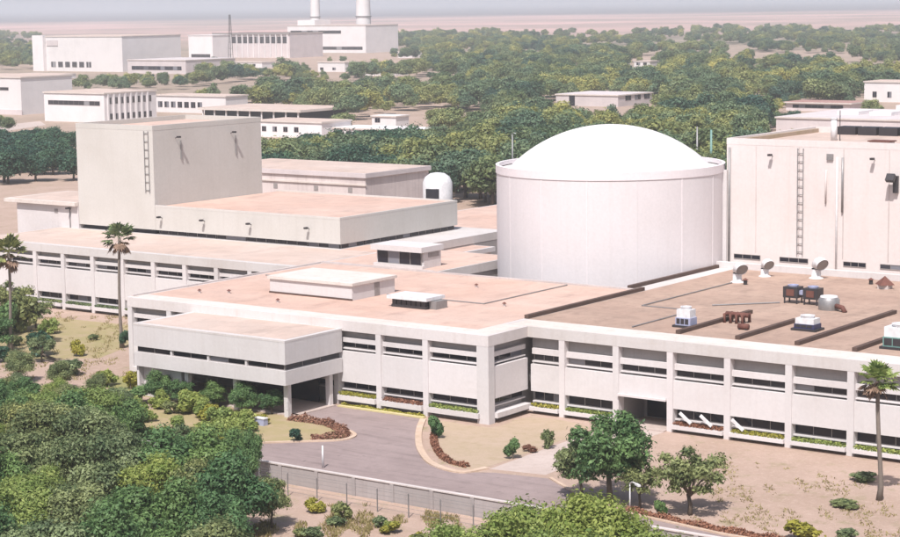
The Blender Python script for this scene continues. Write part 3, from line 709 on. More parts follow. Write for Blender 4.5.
def tent():
    t = thing('pyramid_vent', 'small dark pyramid-shaped vent cap near the tall block parapet', 'vent', (-100.6, 227, ZR))
    MB().box(-101.3, -99.9, 226.3, 227.7, ZR, ZR+0.5).build('curb', M['oldwall'], t)
    m = MB(); m.lathe([(1.35, 0.5), (0.001, 1.6)], (-100.6, 227, ZR), 4); m.build('cap', M['rust'], t)
tent()
for x, y, lb in ((-103.6, 229.5, 'dark bollard-shaped vent beside the pyramid vent cap'), (-117.0, 221.2, 'small dark vent stub beside the leftmost cowl ventilator')):
    t = thing('vent_stub', lb, 'vent', (x, y, ZR)); MB().tube([(x, y, ZR), (x, y, ZR+0.6)], 0.25, 10).build('pipe', M['darkmetal'], t); MB().lathe([(0.42, 0.6), (0.001, 0.85)], (x, y, ZR), 12).build('cap', M['rust'], t)
MB().tube([(-112.0, 203.5, ZR+0.1), (-106.2, 209.5, ZR+0.1)], 0.09, 6).build('roof_pipe', M['greymetal'], None, org=(-109, 206.5, ZR))
tag(bpy.data.objects['roof_pipe'], 'thin grey pipe lying on the brown roof towards the dark fan boxes', 'pipe')
#PART2
for x, y, lb in ((-172.5, 179.5, 'tiny dark vent stub near the left front corner of the pink roof'), (-169.0, 181.2, 'tiny dark vent stub left of the long rooftop room'), (-158.5, 178.6, 'tiny vent stub in front of the long rooftop room'), (-133.0, 190.5, 'tiny dark vent stub right of the louvred vent box'), (-145.0, 201.5, 'tiny vent stub at the back of the pink front roof')):
    t = thing('vent_stub', lb, 'vent', (x, y, ZR)); MB().tube([(x, y, ZR), (x, y, ZR+0.35)], 0.16, 8).build('pipe', M['oldwall'], t); MB().lathe([(0.3, 0.35), (0.001, 0.55)], (x, y, ZR), 10).build('cap', M['rust'], t)
for pts_, lb in ((((-176, 196, ZR+0.08), (-165.3, 196, ZR+0.08), (-165.3, 193.5, ZR+0.08)), 'thin conduit on the pink roof left of the long rooftop room'), (((-150.9, 190.5, ZR+0.08), (-136, 190.5, ZR+0.08), (-136, 208.9, ZR+0.08)), 'long thin conduit across the pink roof behind the vent box'), (((-112, 185.2, ZR+0.1), (-112, 199, ZR+0.1), (-119, 199, ZR+0.1), (-119, 221.4, ZR+0.1)), 'thin conduit running to the leftmost cowl ventilator')):
    c_ = pts_[1]; o_ = MB().tube(pts_, 0.075, 6).build('roof_conduit', M['greymetal'], None, org=(c_[0], c_[1], ZR)); tag(o_, lb, 'pipe')
# ------------------------------------------------------------------ boundary wall and wire fence
BW = thing('boundary_wall', 'weathered grey concrete boundary wall with pale coping along the driveway', 'wall', (-100, 140, 0))
wx = [-152+4.6*k for k in range(27)]
pm = MB().box(-0.2, 0.2, -0.2, 0.2, 0, 1.78).mesh('pillar', M['concrete'])
for i, x in enumerate(wx):
    inst('pillar', pm, BW, (x, 140.0, 0))
    if i < len(wx)-1:
        boxp('wall_panel', M['concrete'], BW, x+0.202, wx[i+1]-0.202, 139.9, 140.1, 0, 1.76)
        boxp('coping', M['coping'], BW, x+0.004, wx[i+1]-0.004, 139.80, 140.20, 1.782, 1.90)
WF = thing('wire_fence', 'rusty wire fence on thin posts in front of the boundary wall', 'fence', (-100, 136.4, 0))
fp = MB().box(-0.04, 0.04, -0.04, 0.04, 0, 2.2).mesh('post', M['greymetal'])
for k in range(16): inst('post', fp, WF, (-124+3.6*k, 136.4, 0))
for z in (0.4, 0.8, 1.2, 1.6, 2.0, 2.25): boxp('wire', M['greymetal'], WF, -124, -70, 136.47, 136.49, z, z+0.02)

# ------------------------------------------------------------------ far buildings
FAR = []                                             # (x0,x1,y0,y1,height) kept free of trees
def far_building(label, name, pl, pc, pr_, yb, yt, wall, roof, cat='building', over=0.4, h=None, parapet=0.5, depth=None):
    """Front from pixel pl to pc, right side from pc to pr_, standing on the ground at the corner pixel (pc, yb)."""
    c = pz(pc, yb); X1, Y0 = c[0], c[1]
    X0 = pY(pl, yb, Y0)[0]; Y1 = pX(pr_, yb, X1)[1] if depth is None else Y0+depth
    H = pY(pc, yt, Y0)[2] if h is None else h
    t = thing(name, label, cat, ((X0+X1)/2, (Y0+Y1)/2, 0))
    MB().box(X0, X1, Y0, Y1, 0, H-parapet).build('wall', wall, t)
    MB().box(X0-over, X1+over, Y0-over, Y1+over, H-parapet+0.01, H).build('roof_slab', wall if roof is None else M['roofedge'], t)
    if roof: MB().box(X0-over+0.3, X1+over-0.3, Y0-over+0.3, Y1+over-0.3, H+0.005, H+0.06).build('roof_surface', roof, t)
    FAR.append((X0-8, X1+8, Y0-14, Y1+6)); return t, X0, X1, Y0, Y1, H
# two-storey white block, left of the tower top
t, X0, X1, Y0, Y1, H = far_building('white block with a long slit window and ribbed side behind the tower', 'office_block', 45, 105, 157, 123, 93, M['farwall'], M['roofpale'])
window_strip(t, Front(Y0), X0+2.5, X1-2.5, H-5.2, H-3.4, -0.1, M['glassgrey'], 10)
L = Y1-Y0
for k in range(8):
    y = Y0+2+k*(L-4)/8
    MB().box(X1+0.01, X1+0.5, y-0.4, y+0.4, 0, H-0.6).build('rib', M['farwall'], t)
    window_strip(t, Side(X1), y+0.9, y+(L-4)/8-0.9, H-4.6, H-2.0, -0.1, M['glassgrey'], 2)
    window_strip(t, Side(X1), y+0.9, y+(L-4)/8-0.9, 1.2, 3.6, -0.1, M['glass'], 2)
t, X0, X1, Y0, Y1, H = far_building('pale plain block cut by the left edge of the picture', 'office_block', -60, 22, 36, 115, 77, M['farwall'], M['roofpale'], depth=30)
MB().box(X0, X1+0.3, Y0-0.35, Y0-0.02, 0, 2.2).build('plinth', M['farpink'], t)
window_strip(t, Front(Y0), X0+4, X1-8, H-6, H-4.6, -0.1, M['glassgrey'], 8)
# far process halls
t, X0, X1, Y0, Y1, H = far_building('big far white hall with stepped left bay near the horizon', 'process_hall', 37, 123, 131, 72, 36, M['farwall'], M['roofpale'], depth=60)
MB().box(X0+12, X0+24, Y0-0.5, Y0-0.05, H-7, H-3).build('louvre_panel', M['farpink'], t)
MB().box(X0-0.6, X0+11, Y0-3, Y0-0.02, 0, H+0.6).build('stair_bay', M['farwall'], t)
for k in range(6): window_strip(t, Front(Y0), X0+16+k*7.5, X0+21+k*7.5, 3, 7, -0.15, M['glassgrey'], 3)
t, X0, X1, Y0, Y1, H = far_building('low grey-pink shed roofs right of the big far white hall', 'storage_shed', 128, 186, 196, 74, 60, M['farpink'], M['farpink'], depth=50)
window_strip(t, Front(Y0), X0+4, X1-4, 2.5, 5.2, -0.15, M['glass'], 12)
t, X0, X1, Y0, Y1, H = far_building('small white cube building in front of the far ribbed hall', 'process_hall', 189, 213, 217, 60, 35, M['farwall'], None, depth=22)
window_strip(t, Front(Y0), X0+3, X1-3, 2, 5, -0.15, M['glassgrey'], 4)
t, X0, X1, Y0, Y1, H = far_building('far grey ribbed hall with dark roof line and mast', 'process_hall', 214, 290, 298, 58, 33, M['farpink'], M['bitumen'], depth=45)
L = X1-X0
for k in range(14):
    x = X0+2+k*(L-4)/13; MB().box(x-0.5, x+0.5, Y0-0.9, Y0-0.02, 0, H-1.2).build('rib', M['farwall'], t)
    if k < 13: window_strip(t, Front(Y0), x+0.8, x+(L-4)/13-0.8, H-9, H-3, -0.1, M['glassgrey'], 2)
MB().box(X0-0.6, X1+0.6, Y0-1.0, Y0-0.45, H-1.19, H+0.4).build('eaves_band', M['frame'], t)
t, X0, X1, Y0, Y1, H = far_building('far long white block under the two tall chimneys', 'turbine_hall', 288, 366, 374, 53, 25, M['farwall'], M['roofpale'], depth=50)
window_strip(t, Front(Y0), X0+4, X1-4, 3, 6, -0.15, M['glassgrey'], 14)
window_strip(t, Front(Y0), X0+4, X1-30, H-8, H-5, -0.15, M['glassgrey'], 9)
MB().box(X0+8, X0+30, Y0+6, Y0+30, H+0.07, H+5).build('roof_house', M['farwall'], t)
def chimney(label, px, yb, w, h):
    c = pz(px, yb); r = w/2
    t = thing('chimney', label, 'chimney', (c[0], c[1], 0), 'pair of tall chimneys')
    MB().lathe([(r*1.25, 0), (r, h*0.6), (r*0.9, h)], (c[0], c[1], 0), 32).build('shaft', M['farwall'], t, True)
    MB().lathe([(r*0.9, h), (r*1.02, h+0.1), (r*1.02, h+1.6), (r*0.8, h+1.6), (r*0.8, h)], (c[0], c[1], 0), 32).build('rim', M['frame'], t)
    for z in (h*0.3, h*0.6): MB().lathe([(r*1.16-z/h*r*0.2, z), (r*1.32-z/h*r*0.2, z+0.05), (r*1.32-z/h*r*0.2, z+0.9), (r*1.14-z/h*r*0.2, z+0.9)], (c[0], c[1], 0), 32).build('gallery', M['greymetal'], t)
    FAR.append((c[0]-12, c[0]+12, c[1]-20, c[1]+10))
chimney('slender white chimney, the left of the two near the horizon', 316, 47, 9.5, 108)
chimney('thicker white chimney, the right of the two near the horizon', 364, 51, 13.0, 112)
def mast(label, px, yb, yt):
    c = pz(px, yb); d = proj(*c)[2]; h = (yb-yt)*d/F_PX
    t = thing('lattice_mast', label, 'mast', (c[0], c[1], 0))
    w = 1.4
    for sx in (-1, 1):
        for sy in (-1, 1): MB().tube([(c[0]+sx*w, c[1]+sy*w, 0), (c[0]+sx*w*0.3, c[1]+sy*w*0.3, h)], 0.22, 5).build('leg', M['darkmetal'], t)
    for k in range(8):
        z = h*(k+0.5)/8; ww = w*(1-0.7*z/h)
        MB().box(c[0]-ww, c[0]+ww, c[1]-ww, c[1]+ww, z, z+0.18).build('brace', M['darkmetal'], t)
mast('thin dark lattice mast before the far ribbed hall', 231, 64, 15)
# mid-distance sheds
t, X0, X1, Y0, Y1, H = far_building('cream row building with dark openings beside the ribbed white block', 'row_building', 156, 226, 232, 114, 96, M['farwall'], M['roofpale'], depth=14)
for k in range(7): window_strip(t, Front(Y0), X0+1.5+k*4, X0+4.2+k*4, 2.2, 4.8, -0.1, M['glass'], 2)
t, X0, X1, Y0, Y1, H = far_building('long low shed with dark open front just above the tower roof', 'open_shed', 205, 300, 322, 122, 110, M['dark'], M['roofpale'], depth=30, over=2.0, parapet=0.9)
for k in range(9): MB().box(X0+k*(X1-X0)/8-0.25, X0+k*(X1-X0)/8+0.25, Y0-1.2, Y0-0.7, 0, H-0.92).build('post', M['farwall'], t)
t, X0, X1, Y0, Y1, H = far_building('white shed right of the tower with small dark windows', 'store_shed', 256, 322, 334, 139, 122, M['farwall'], M['roofpale'], depth=16)
for k in range(4): window_strip(t, Front(Y0), X0+3+k*5, X0+5+k*5, 2, 3.8, -0.1, M['glass'], 2)
t, X0, X1, Y0, Y1, H = far_building('long bright white flat roof half hidden in trees', 'store_shed', 332, 415, 424, 141, 130, M['farwall'], M['farwall'], depth=14)
for k in range(6): window_strip(t, Front(Y0), X0+2+k*4.5, X0+4.4+k*4.5, 1, 2.6, -0.1, M['glass'], 2)
t, X0, X1, Y0, Y1, H = far_building('small grey-white hut behind the long bright roof', 'hut', 372, 396, 401, 127, 116, M['farwall'], M['farwall'], depth=8)
window_strip(t, Front(Y0), X0+1.5, X0+4, 1.5, 3.2, -0.1, M['glass'], 2)
t, X0, X1, Y0, Y1, H = far_building('long pinkish low house among trees behind the dome', 'low_house', 556, 618, 652, 107, 95, M['farpink'], M['farpink'])
MB().box(X0+7, X0+10, Y0-0.08, Y0-0.01, 0, 5).build('door', M['dark'], t)
for k in range(4): window_strip(t, Side(X1), Y0+6+k*8, Y0+11+k*8, 2.5, 5, -0.1, M['glass'], 2)
t, X0, X1, Y0, Y1, H = far_building('cream house at the right edge behind trees', 'low_house', 864, 930, 960, 103, 82, M['farwall'], M['roofpale'], depth=18)
for k in range(3): window_strip(t, Front(Y0), X0+4+k*7, X0+6+k*7, 2, 4.6, -0.1, M['glass'], 2)
t, X0, X1, Y0, Y1, H = far_building('low house with faded red roof left of the cream house', 'low_house', 786, 850, 858, 112, 103, M['farpink'], M['redtile'], depth=16, over=1.2)
window_strip(t, Front(Y0), X0+3, X1-3, 1.2, 2.6, -0.1, M['glass'], 8)
t, X0, X1, Y0, Y1, H = far_building('broad pinkish flat roof just behind the tall right block', 'workshop', 776, 910, 960, 138, 120, M['farpink'], M['farpink'], depth=55)
for k in range(3): MB().box(X0+14+k*12, X0+22+k*12, Y0+18, Y0+30, H+0.07, H+1.3).build('skylight', M['farwall'], t)
MB().box(X0+26, X0+44, Y0+40, Y0+52, H+0.07, H+2.4).build('roof_house', M['farwall'], t)
for i, (a, b, yb, yt, lb) in enumerate(((634, 650, 67, 61, 'tiny bright white roof far among the trees behind the dome'), (535, 545, 60, 54, 'tiny white far house above the pinkish low house'),
        (398, 412, 58, 51, 'small pale house right of the thicker chimney'), (470, 482, 66, 60, 'small pale far house left of the tiny white house'), (352, 395, 76, 66, 'low pale shed below the thicker chimney'),
        (318, 345, 72, 62, 'low white shed below the slender chimney'), (232, 262, 68, 62, 'low white store in front of the far ribbed hall'), (20, 60, 79, 74, 'long low roof between the far white hall and the left block'))):
    t, X0, X1, Y0, Y1, H = far_building(lb, 'far_house', a, b, b+3, yb, yt, M['farwall'], M['roofpale'], depth=14)
    nwin = max(2, int((X1-X0)/9))
    for k in range(nwin): window_strip(t, Front(Y0), X0+2+k*(X1-X0-2)/nwin, X0+5+k*(X1-X0-2)/nwin, 1.2, 3.0, -0.1, M['glass'], 2)
sheet('road', [tuple(pz(x, y)[:2]) for x, y in ((-40, 130), (40, 121), (46, 125), (-40, 138))], 0.02, M['path'])
# poles behind the dome
def pole(label, X, Y, h, r=0.14, z0=0, mat=None, arm=True, group=None):
    t = thing('light_pole', label, 'pole', (X, Y, z0), group)
    MB().tube([(X, Y, z0), (X, Y, z0+h)], [r, r*0.6], 8).build('shaft', mat or M['greymetal'], t, True)
    if arm: MB().tube([(X, Y, z0+h-0.05), (X+0.5, Y-0.4, z0+h+0.25), (X+1.3, Y-1.0, z0+h+0.3)], 0.07, 6).build('arm', mat or M['greymetal'], t); MB().obox((X+1.5, Y-1.15, z0+h+0.27), (0.8, -0.6, 0), (0.6, 0.8, 0), (0, 0, 1), 0.4, 0.14, 0.08).build('lamp_head', M['whitemetal'], t)
p = pz(697, 197); pole('pale pole rising behind the right shoulder of the dome', p[0], p[1], 16.5, 0.3, arm=False)
p = pz(711, 196); pole('greenish pole nearest the tall block behind the dome', p[0], p[1], 15.6, 0.4, mat=M['teal'], arm=False)
p = pz(513, 200); pole('pole with small box rising behind the left shoulder of the dome', p[0], p[1], 15.5, 0.25, arm=True)
p = pz(630, 511); pole('short white lamp post beside the drive under the big tree', p[0], p[1], 2.6, 0.09, mat=M['whitemetal'])
p = pz(323, 468); pole('white marker post standing on the driveway', p[0], p[1], 2.3, 0.13, mat=M['whitemetal'], arm=False)

# ------------------------------------------------------------------ plants
def leaf_arrays(P, Nn, size, rg, aspect=1.7):
    """rhombic leaves at P with normals Nn"""
    n = len(P)
    a = np.cross(Nn, rg.normal(size=(n, 3))); a /= np.linalg.norm(a, axis=1)[:, None]+1e-9
    b = np.cross(Nn, a); s = size[:, None]
    fold = Nn*(s*0.18)
    V = np.stack([P-a*s*0.5*aspect, P-b*s*0.5+fold, P+a*s*0.5*aspect, P+b*s*0.5+fold], 1).reshape(-1, 3)
    return V
def leaf_mesh(name, V, tint, mat):
    me = bpy.data.meshes.new(name); nq = len(V)//4
    me.vertices.add(len(V)); me.vertices.foreach_set('co', V.astype(np.float32).ravel())
    me.loops.add(nq*4); me.loops.foreach_set('vertex_index', np.arange(nq*4, dtype=np.int32))
    me.polygons.add(nq); me.polygons.foreach_set('loop_start', np.arange(0, nq*4, 4, dtype=np.int32))
    me.update(calc_edges=True)
    at = me.attributes.new('tint', 'FLOAT', 'POINT'); at.data.foreach_set('value', np.repeat(tint, 4).astype(np.float32))
    me.materials.append(mat); return me
def unit(rg, n):
    d = rg.normal(size=(n, 3)); return d/np.linalg.norm(d, axis=1)[:, None]
def crown_points(rg, rx, rz, zc, nl, n, low=-0.5, lob=(0.17, 0.40)):
    c = unit(rg, nl)*(rg.random(nl)**0.42)[:, None]*np.array([rx*0.80, rx*0.80, rz*0.78]); c[:, 2] += zc
    lr = rx*rg.uniform(lob[0], lob[1], nl)
    lt = rg.random(nl)
    w = lr**2/np.sum(lr**2); k = rg.choice(nl, n, p=w)
    d = unit(rg, n); d[:, 2] = np.where(d[:, 2] < low, -d[:, 2], d[:, 2])
    P = c[k]+d*(lr[k]*np.abs(rg.normal(0.82, 0.27, n)))[:, None]*np.array([1, 1, 0.85])
    Nn = d+rg.normal(size=(n, 3))*0.5+np.array([0, 0, 0.25]); Nn /= np.linalg.norm(Nn, axis=1)[:, None]
    tint = np.clip(0.55*lt[k]**1.5+0.45*rg.random(n), 0, 1)
    return P, Nn, tint
def make_crown(name, seed, rx, rz, zc, nl, n, leaf, mat, lob=(0.17, 0.40)):
    rg = np.random.default_rng(seed)
    P, Nn, ti = crown_points(rg, rx, rz, zc, nl, n, -0.5, lob)
    return leaf_mesh(name, leaf_arrays(P, Nn, leaf*rg.uniform(0.45, 1.5, n), rg, 2.0), ti, mat)
def make_trunk(name, seed, h, r, rx, zc, limbs=5):
    rd = random.Random(seed); m = MB()
    zf = max(0.5, h*0.32)
    m.tube([(0, 0, -0.3), (rd.uniform(-.1, .1), rd.uniform(-.1, .1), zf*0.5), (rd.uniform(-.15, .15), rd.uniform(-.15, .15), zf)], [r*1.3, r, r*0.85], 8)
    for k in range(limbs):
        a = 2*math.pi*(k+rd.random()*0.6)/limbs; l = rx*rd.uniform(0.45, 0.7); zt = zc+rd.uniform(-0.2, 0.35)*(h-zc)
        m.tube([(0, 0, zf*0.9), (math.cos(a)*l*0.45, math.sin(a)*l*0.45, zf+(zt-zf)*0.55), (math.cos(a)*l, math.sin(a)*l, zt)], [r*0.6, r*0.42, r*0.14], 6)
    return m.mesh(name, M['bark'], (0, 0, 0), True)
KINDS = {}
def kind(key, seed, h, rx, rz, nl, n, leaf, mat, tr=0.22, lob=(0.17, 0.40)):
    zc = h-rz; KINDS[key] = (make_crown(key+'_crown', seed, rx, rz, zc, nl, n, leaf, mat, lob), make_trunk(key+'_trunk', seed, h, tr, rx, zc, 9), h)
# sizes: height, crown radius, crown half height
for i in range(4): kind('thicket%d' % i, 10+i, 7.6, 3.6, 3.3, 48, 20000, 0.165, M['leafolive'])
for i in range(2): kind('green%d' % i, 20+i, 7.2, 3.5, 3.2, 44, 20000, 0.165, M['leafgreen'])
for i in range(2): kind('bright%d' % i, 30+i, 8.4, 4.2, 3.2, 52, 22000, 0.165, M['leafbright'])
kind('garden0', 41, 5.4, 3.3, 2.0, 26, 5200, 0.16, M['leafolive'], 0.17, (0.12, 0.26))
kind('bigdark0', 45, 8.0, 4.3, 3.5, 34, 13000, 0.19, M['leafgreen'], 0.22, (0.13, 0.30))
for i in range(5): kind('forest%d' % i, 50+i, 9.0, 5.2, 3.7, 34, 6500, 0.36, M['leafforest'], 0.3)
for i in range(2): kind('darkforest%d' % i, 60+i, 9.0, 5.4, 3.8, 34, 6500, 0.36, M['leafdark'], 0.3)
def tree(name, key, label, x, y, h, rz, group=None, cat='tree', wide=1.0, parts=True):
    c, tk, h0 = KINDS[key]; s = h/h0
    t = thing(name, label, cat, (x, y, 0), group); t.rotation_euler.z = rz; t.scale = (s*wide, s*wide, s)
    for nm, me in (('trunk', tk), ('crown', c)):
        o = bpy.data.objects.new(nm, me); col.objects.link(o); o.parent = t
    return t
rg = np.random.default_rng(5); rd = random.Random(5)
# thicket, lower left
TG = 'trees of the lower left thicket'
rows = [(408, (2, 30), 3.8), (416, (-6, 22, 46), 4.6), (428, (-8, 30, 62), 5.2), (444, (14, 52, 92, 120), 6.0), (458, (-20, 34, 74, 112), 6.4), (476, (-14, 38, 88, 138, 180), 6.6), (500, (-30, 18, 68, 118, 168, 212), 7.0), (530, (-10, 44, 96, 146, 196, 232), 7.0),
        (566, (-30, 24, 78, 130, 184, 226), 7.4), (606, (0, 54, 108, 160, 204), 7.6), (650, (-20, 30, 84, 138), 7.6)]
for yb, xs_, h in rows:
    for x in xs_:
        p = pz(x+rd.uniform(-12, 12), yb+rd.uniform(-8, 8)); k = rd.random()
        right = x > 135 and yb < 520
        key = ('green%d' % rd.randrange(2)) if k < (0.5 if x > 100 else 0.28) else ('bright%d' % rd.randrange(2) if k > 0.88 else 'thicket%d' % rd.randrange(4))
        if right: key = 'bright%d' % rd.randrange(2) if k < 0.4 else 'green%d' % rd.randrange(2)
        hh = h*rd.uniform(0.82, 1.1)*(0.62 if right and yb < 480 else 1)
        tree('thicket_tree', key, 'olive and green leafy tree within the dense thicket filling the lower left', p[0], p[1], hh, rd.uniform(0, 6.28), TG, wide=rd.uniform(0.95, 1.15))
# near tree tops at the bottom
for x, yb, h, lb in ((470, 612, 7.2, 'bright green treetop at the bottom, leftmost of the bright group'), (530, 612, 8.3, 'bright green treetop in the middle of the bottom bright group'),
                     (590, 614, 9.2, 'tallest bright green treetop at the bottom below the big dark tree'), (640, 640, 8.2, 'bright green treetop at the bottom, rightmost of the bright group'),
                     (560, 650, 8.5, 'bright green treetop cut by the bottom edge below its bright neighbours')):
    p = pz(x, yb); tree('leafy_tree', 'bright%d' % rd.randrange(2), lb, p[0], p[1], h, rd.uniform(0, 6.28), 'bright trees along the bottom edge')
# the two garden trees and the big tree before the right wing
p = pz(610, 503); tree('big_tree', 'bigdark0', 'big dark green tree before the recessed entrance of the right wing', p[0], p[1], 9.0, 0.6, wide=1.0)
p = pz(581, 499); tree('leafy_tree', 'garden0', 'lower olive tree leaning against the left of the big dark tree', p[0], p[1], 5.6, 2.6, wide=0.95)
p = pz(640, 508); tree('leafy_tree', 'garden0', 'low olive tree at the right foot of the big dark tree', p[0], p[1], 4.4, 0.9, wide=0.9)
p = pz(690, 515); tree('garden_tree', 'garden0', 'small round olive tree with visible trunk on bare earth', p[0], p[1], 6.1, 1.3, wide=1.02)
p = pz(272, 528); tree('garden_tree', 'thicket2', 'grey-green small tree at the left end of the boundary wall', p[0], p[1], 5.0, 2.1, wide=0.72)
p = pz(250, 486); tree('garden_tree', 'green0', 'slim green tree behind the left end of the boundary wall', p[0], p[1], 5.6, 4.1, wide=0.55)

for x, yb, h, key, lb in ((158, 402, 3.6, 'green1', 'dark shrubby tree at the left end of the pavilion porch'), (182, 404, 3.2, 'bigdark0', 'second shrubby tree from the left before the porch'),
        (246, 412, 3.5, 'green0', 'shrubby tree before the middle of the porch'), (272, 414, 3.0, 'bigdark0', 'low dark shrubby tree before the right half of the porch'), (213, 408, 3.0, 'green1', 'third shrubby tree from the left before the porch'),
        (118, 420, 3.8, 'thicket3', 'olive small tree at the upper edge of the thicket'), (232, 470, 4.0, 'green1', 'green small tree at the right end of the thicket'), (86, 418, 3.4, 'thicket0', 'grey-olive small tree at the thicket top under the dry lawn')):
    p = pz(x, yb); tree('small_tree', key, lb, p[0], p[1], h, rd.uniform(0, 6.28), wide=1.15)
for x, yb, h, key, lb in ((10, 322, 6.0, 'garden0', 'loose olive tree at the left edge under the window row'), (36, 328, 4.4, 'garden0', 'loose small tree right of the left palm on the dry lawn'), (-4, 352, 5.5, 'bigdark0', 'green tree cut by the left edge above the thicket'),
        (42, 362, 3.6, 'garden0', 'low loose tree over the fallen branch'), (20, 382, 4.2, 'thicket2', 'olive tree at the top left tip of the thicket'), (60, 390, 3.6, 'thicket1', 'olive tree at the top of the thicket near the lawn'), (96, 400, 3.2, 'thicket0', 'olive tree at the top of the thicket near the yellow bush')):
    p = pz(x, yb); tree('small_tree', key, lb, p[0], p[1], h, rd.uniform(0, 6.28), wide=1.05)
# bushes
def bush_mesh(name, seed, r, h, n, leaf, mat):
    rg_ = np.random.default_rng(seed); P, Nn, ti = crown_points(rg_, r, h/2, h*0.5, 9, n, -0.9); P[:, 2] = np.maximum(P[:, 2], 0.02)
    return leaf_mesh(name, leaf_arrays(P, Nn, leaf*rg_.uniform(0.6, 1.3, n), rg_), ti, mat)
BM = {k: bush_mesh('bush_'+k, 70+i, 1.0, 1.5, 1900, 0.15, M[mt]) for i, (k, mt) in enumerate((('green', 'leafgreen'), ('bright', 'leafbright'), ('yellow', 'leafyellow'), ('red', 'leafred'), ('olive', 'leafolive'), ('dark', 'leafdark')))}
SM = MB().tube([(0, 0, -0.1), (0.03, 0.02, 0.5), (0, 0.05, 0.9)], [0.07, 0.05, 0.03], 6).mesh('stem', M['bark'])
def bush(k, label, px, py, r, h, group=None):
    p = pz(px, py); t = thing('bush', label, 'bush', (p[0], p[1], 0), group); t.scale = (r, r, h/1.5); t.rotation_euler.z = rd.uniform(0, 6.28)
    for nm, me in (('stem', SM), ('foliage', BM[k])): o = bpy.data.objects.new(nm, me); col.objects.link(o); o.parent = t
for a in (('green', 'round green bush at the corner of the front wing kerb', 435, 438, 1.05, 2.4), ('green', 'tall green bush in the middle of the flower bed', 513, 459, 1.0, 2.0),
          ('olive', 'olive bush near the path end of the flower bed', 549, 448, 0.9, 2.1), ('red', 'reddish bush at the right tip of the flower bed', 531, 452, 0.9, 0.9),
          ('dark', 'dark green bush inside the round hedge island', 297, 441, 1.0, 1.5), ('olive', 'leafy bush left under the window row of the left wing', 24, 330, 3.4, 5.4),
          ('dark', 'dark leafy bush left of the yellow-green bush on the dry lawn', 40, 356, 2.2, 3.4), ('yellow', 'yellow-green bush on the dry lawn before the left wing', 80, 356, 1.2, 2.2),
          ('dark', 'upright dark bush at the foot of the tall palm', 123, 348, 0.9, 2.6), ('yellow', 'yellow flowering bush at the corner of the entrance pavilion', 131, 389, 1.4, 2.4),
          ('yellow', 'yellow-green round shrub on bare earth at the bottom right', 800, 540, 2.0, 2.0), ('green', 'low green bush left of the small round olive tree', 661, 516, 0.8, 1.4),
          ('olive', 'small olive bush behind the left bend of the hedge island', 243, 446, 1.3, 1.6), ('yellow', 'low yellowish bush before the boundary wall left part', 318, 512, 1.2, 1.3),
          ('olive', 'scrubby bush before the boundary wall near the fence', 345, 520, 1.1, 1.6), 
            
          ('bright', 'bright yellow-green shrub between thicket and pavilion', 190, 412, 2.2, 2.6), ('bright', 'light green shrub right of the bright shrub near the pavilion', 218, 424, 1.8, 2.0),
          ('yellow', 'yellowish shrub on the lawn left of the hedge island', 226, 438, 1.7, 1.3), ('yellow', 'yellowish low shrub in front of the pavilion corner', 262, 424, 1.3, 1.0),
          ('olive', 'low olive shrub on the earth before the right wing', 866, 480, 1.6, 0.9), ('olive', 'low shrub on the earth left of the right palm', 848, 508, 1.6, 0.6), ('olive', 'small shrub at the bottom right corner', 845, 540, 1.2, 0.9),
          ('green', 'tall green shrub at the foot of the left palm', 6, 336, 2.4, 4.6), ('bright', 'light green shrub right of the big leafy bush on the left', 48, 334, 1.5, 2.2),
          ('dark', 'dark low shrub at the left edge above the thicket', 4, 362, 1.8, 2.4), ('olive', 'olive shrub at the top of the thicket by the lawn', 66, 376, 1.8, 2.2), ('olive', 'sparse shrub on the middle of the dry lawn', 92, 340, 0.9, 0.9),
          ('olive', 'bushy shrub by the fallen branch on the dry lawn', 12, 346, 1.3, 1.6), ('bright', 'light green bush by the lawn edge above the thicket', 108, 386, 1.6, 2.0)):
    bush(*a)
for k in range(44):
    u_ = rd.random(); x = 100+150*u_; y = rd.uniform(398+10*u_, 446) if x < 215 else rd.uniform(424, 462)
    kk = rd.choice(('bright', 'bright', 'yellow', 'green', 'bright', 'olive'))
    bush(kk, 'yellowish or green shrub in the brush between the thicket and the pavilion', x, y, rd.uniform(1.0, 1.9), rd.uniform(1.1, 2.4), 'brush between thicket and pavilion')
for k in range(12):
    x = rd.uniform(300, 470); bush(rd.choice(('olive', 'yellow', 'bright', 'olive')), 'scrubby dry shrub on the earth in front of the wire fence', x, rd.uniform(522+0.05*(x-300), 546), rd.uniform(0.6, 1.3), rd.uniform(0.5, 1.2), 'scrub before the wire fence')
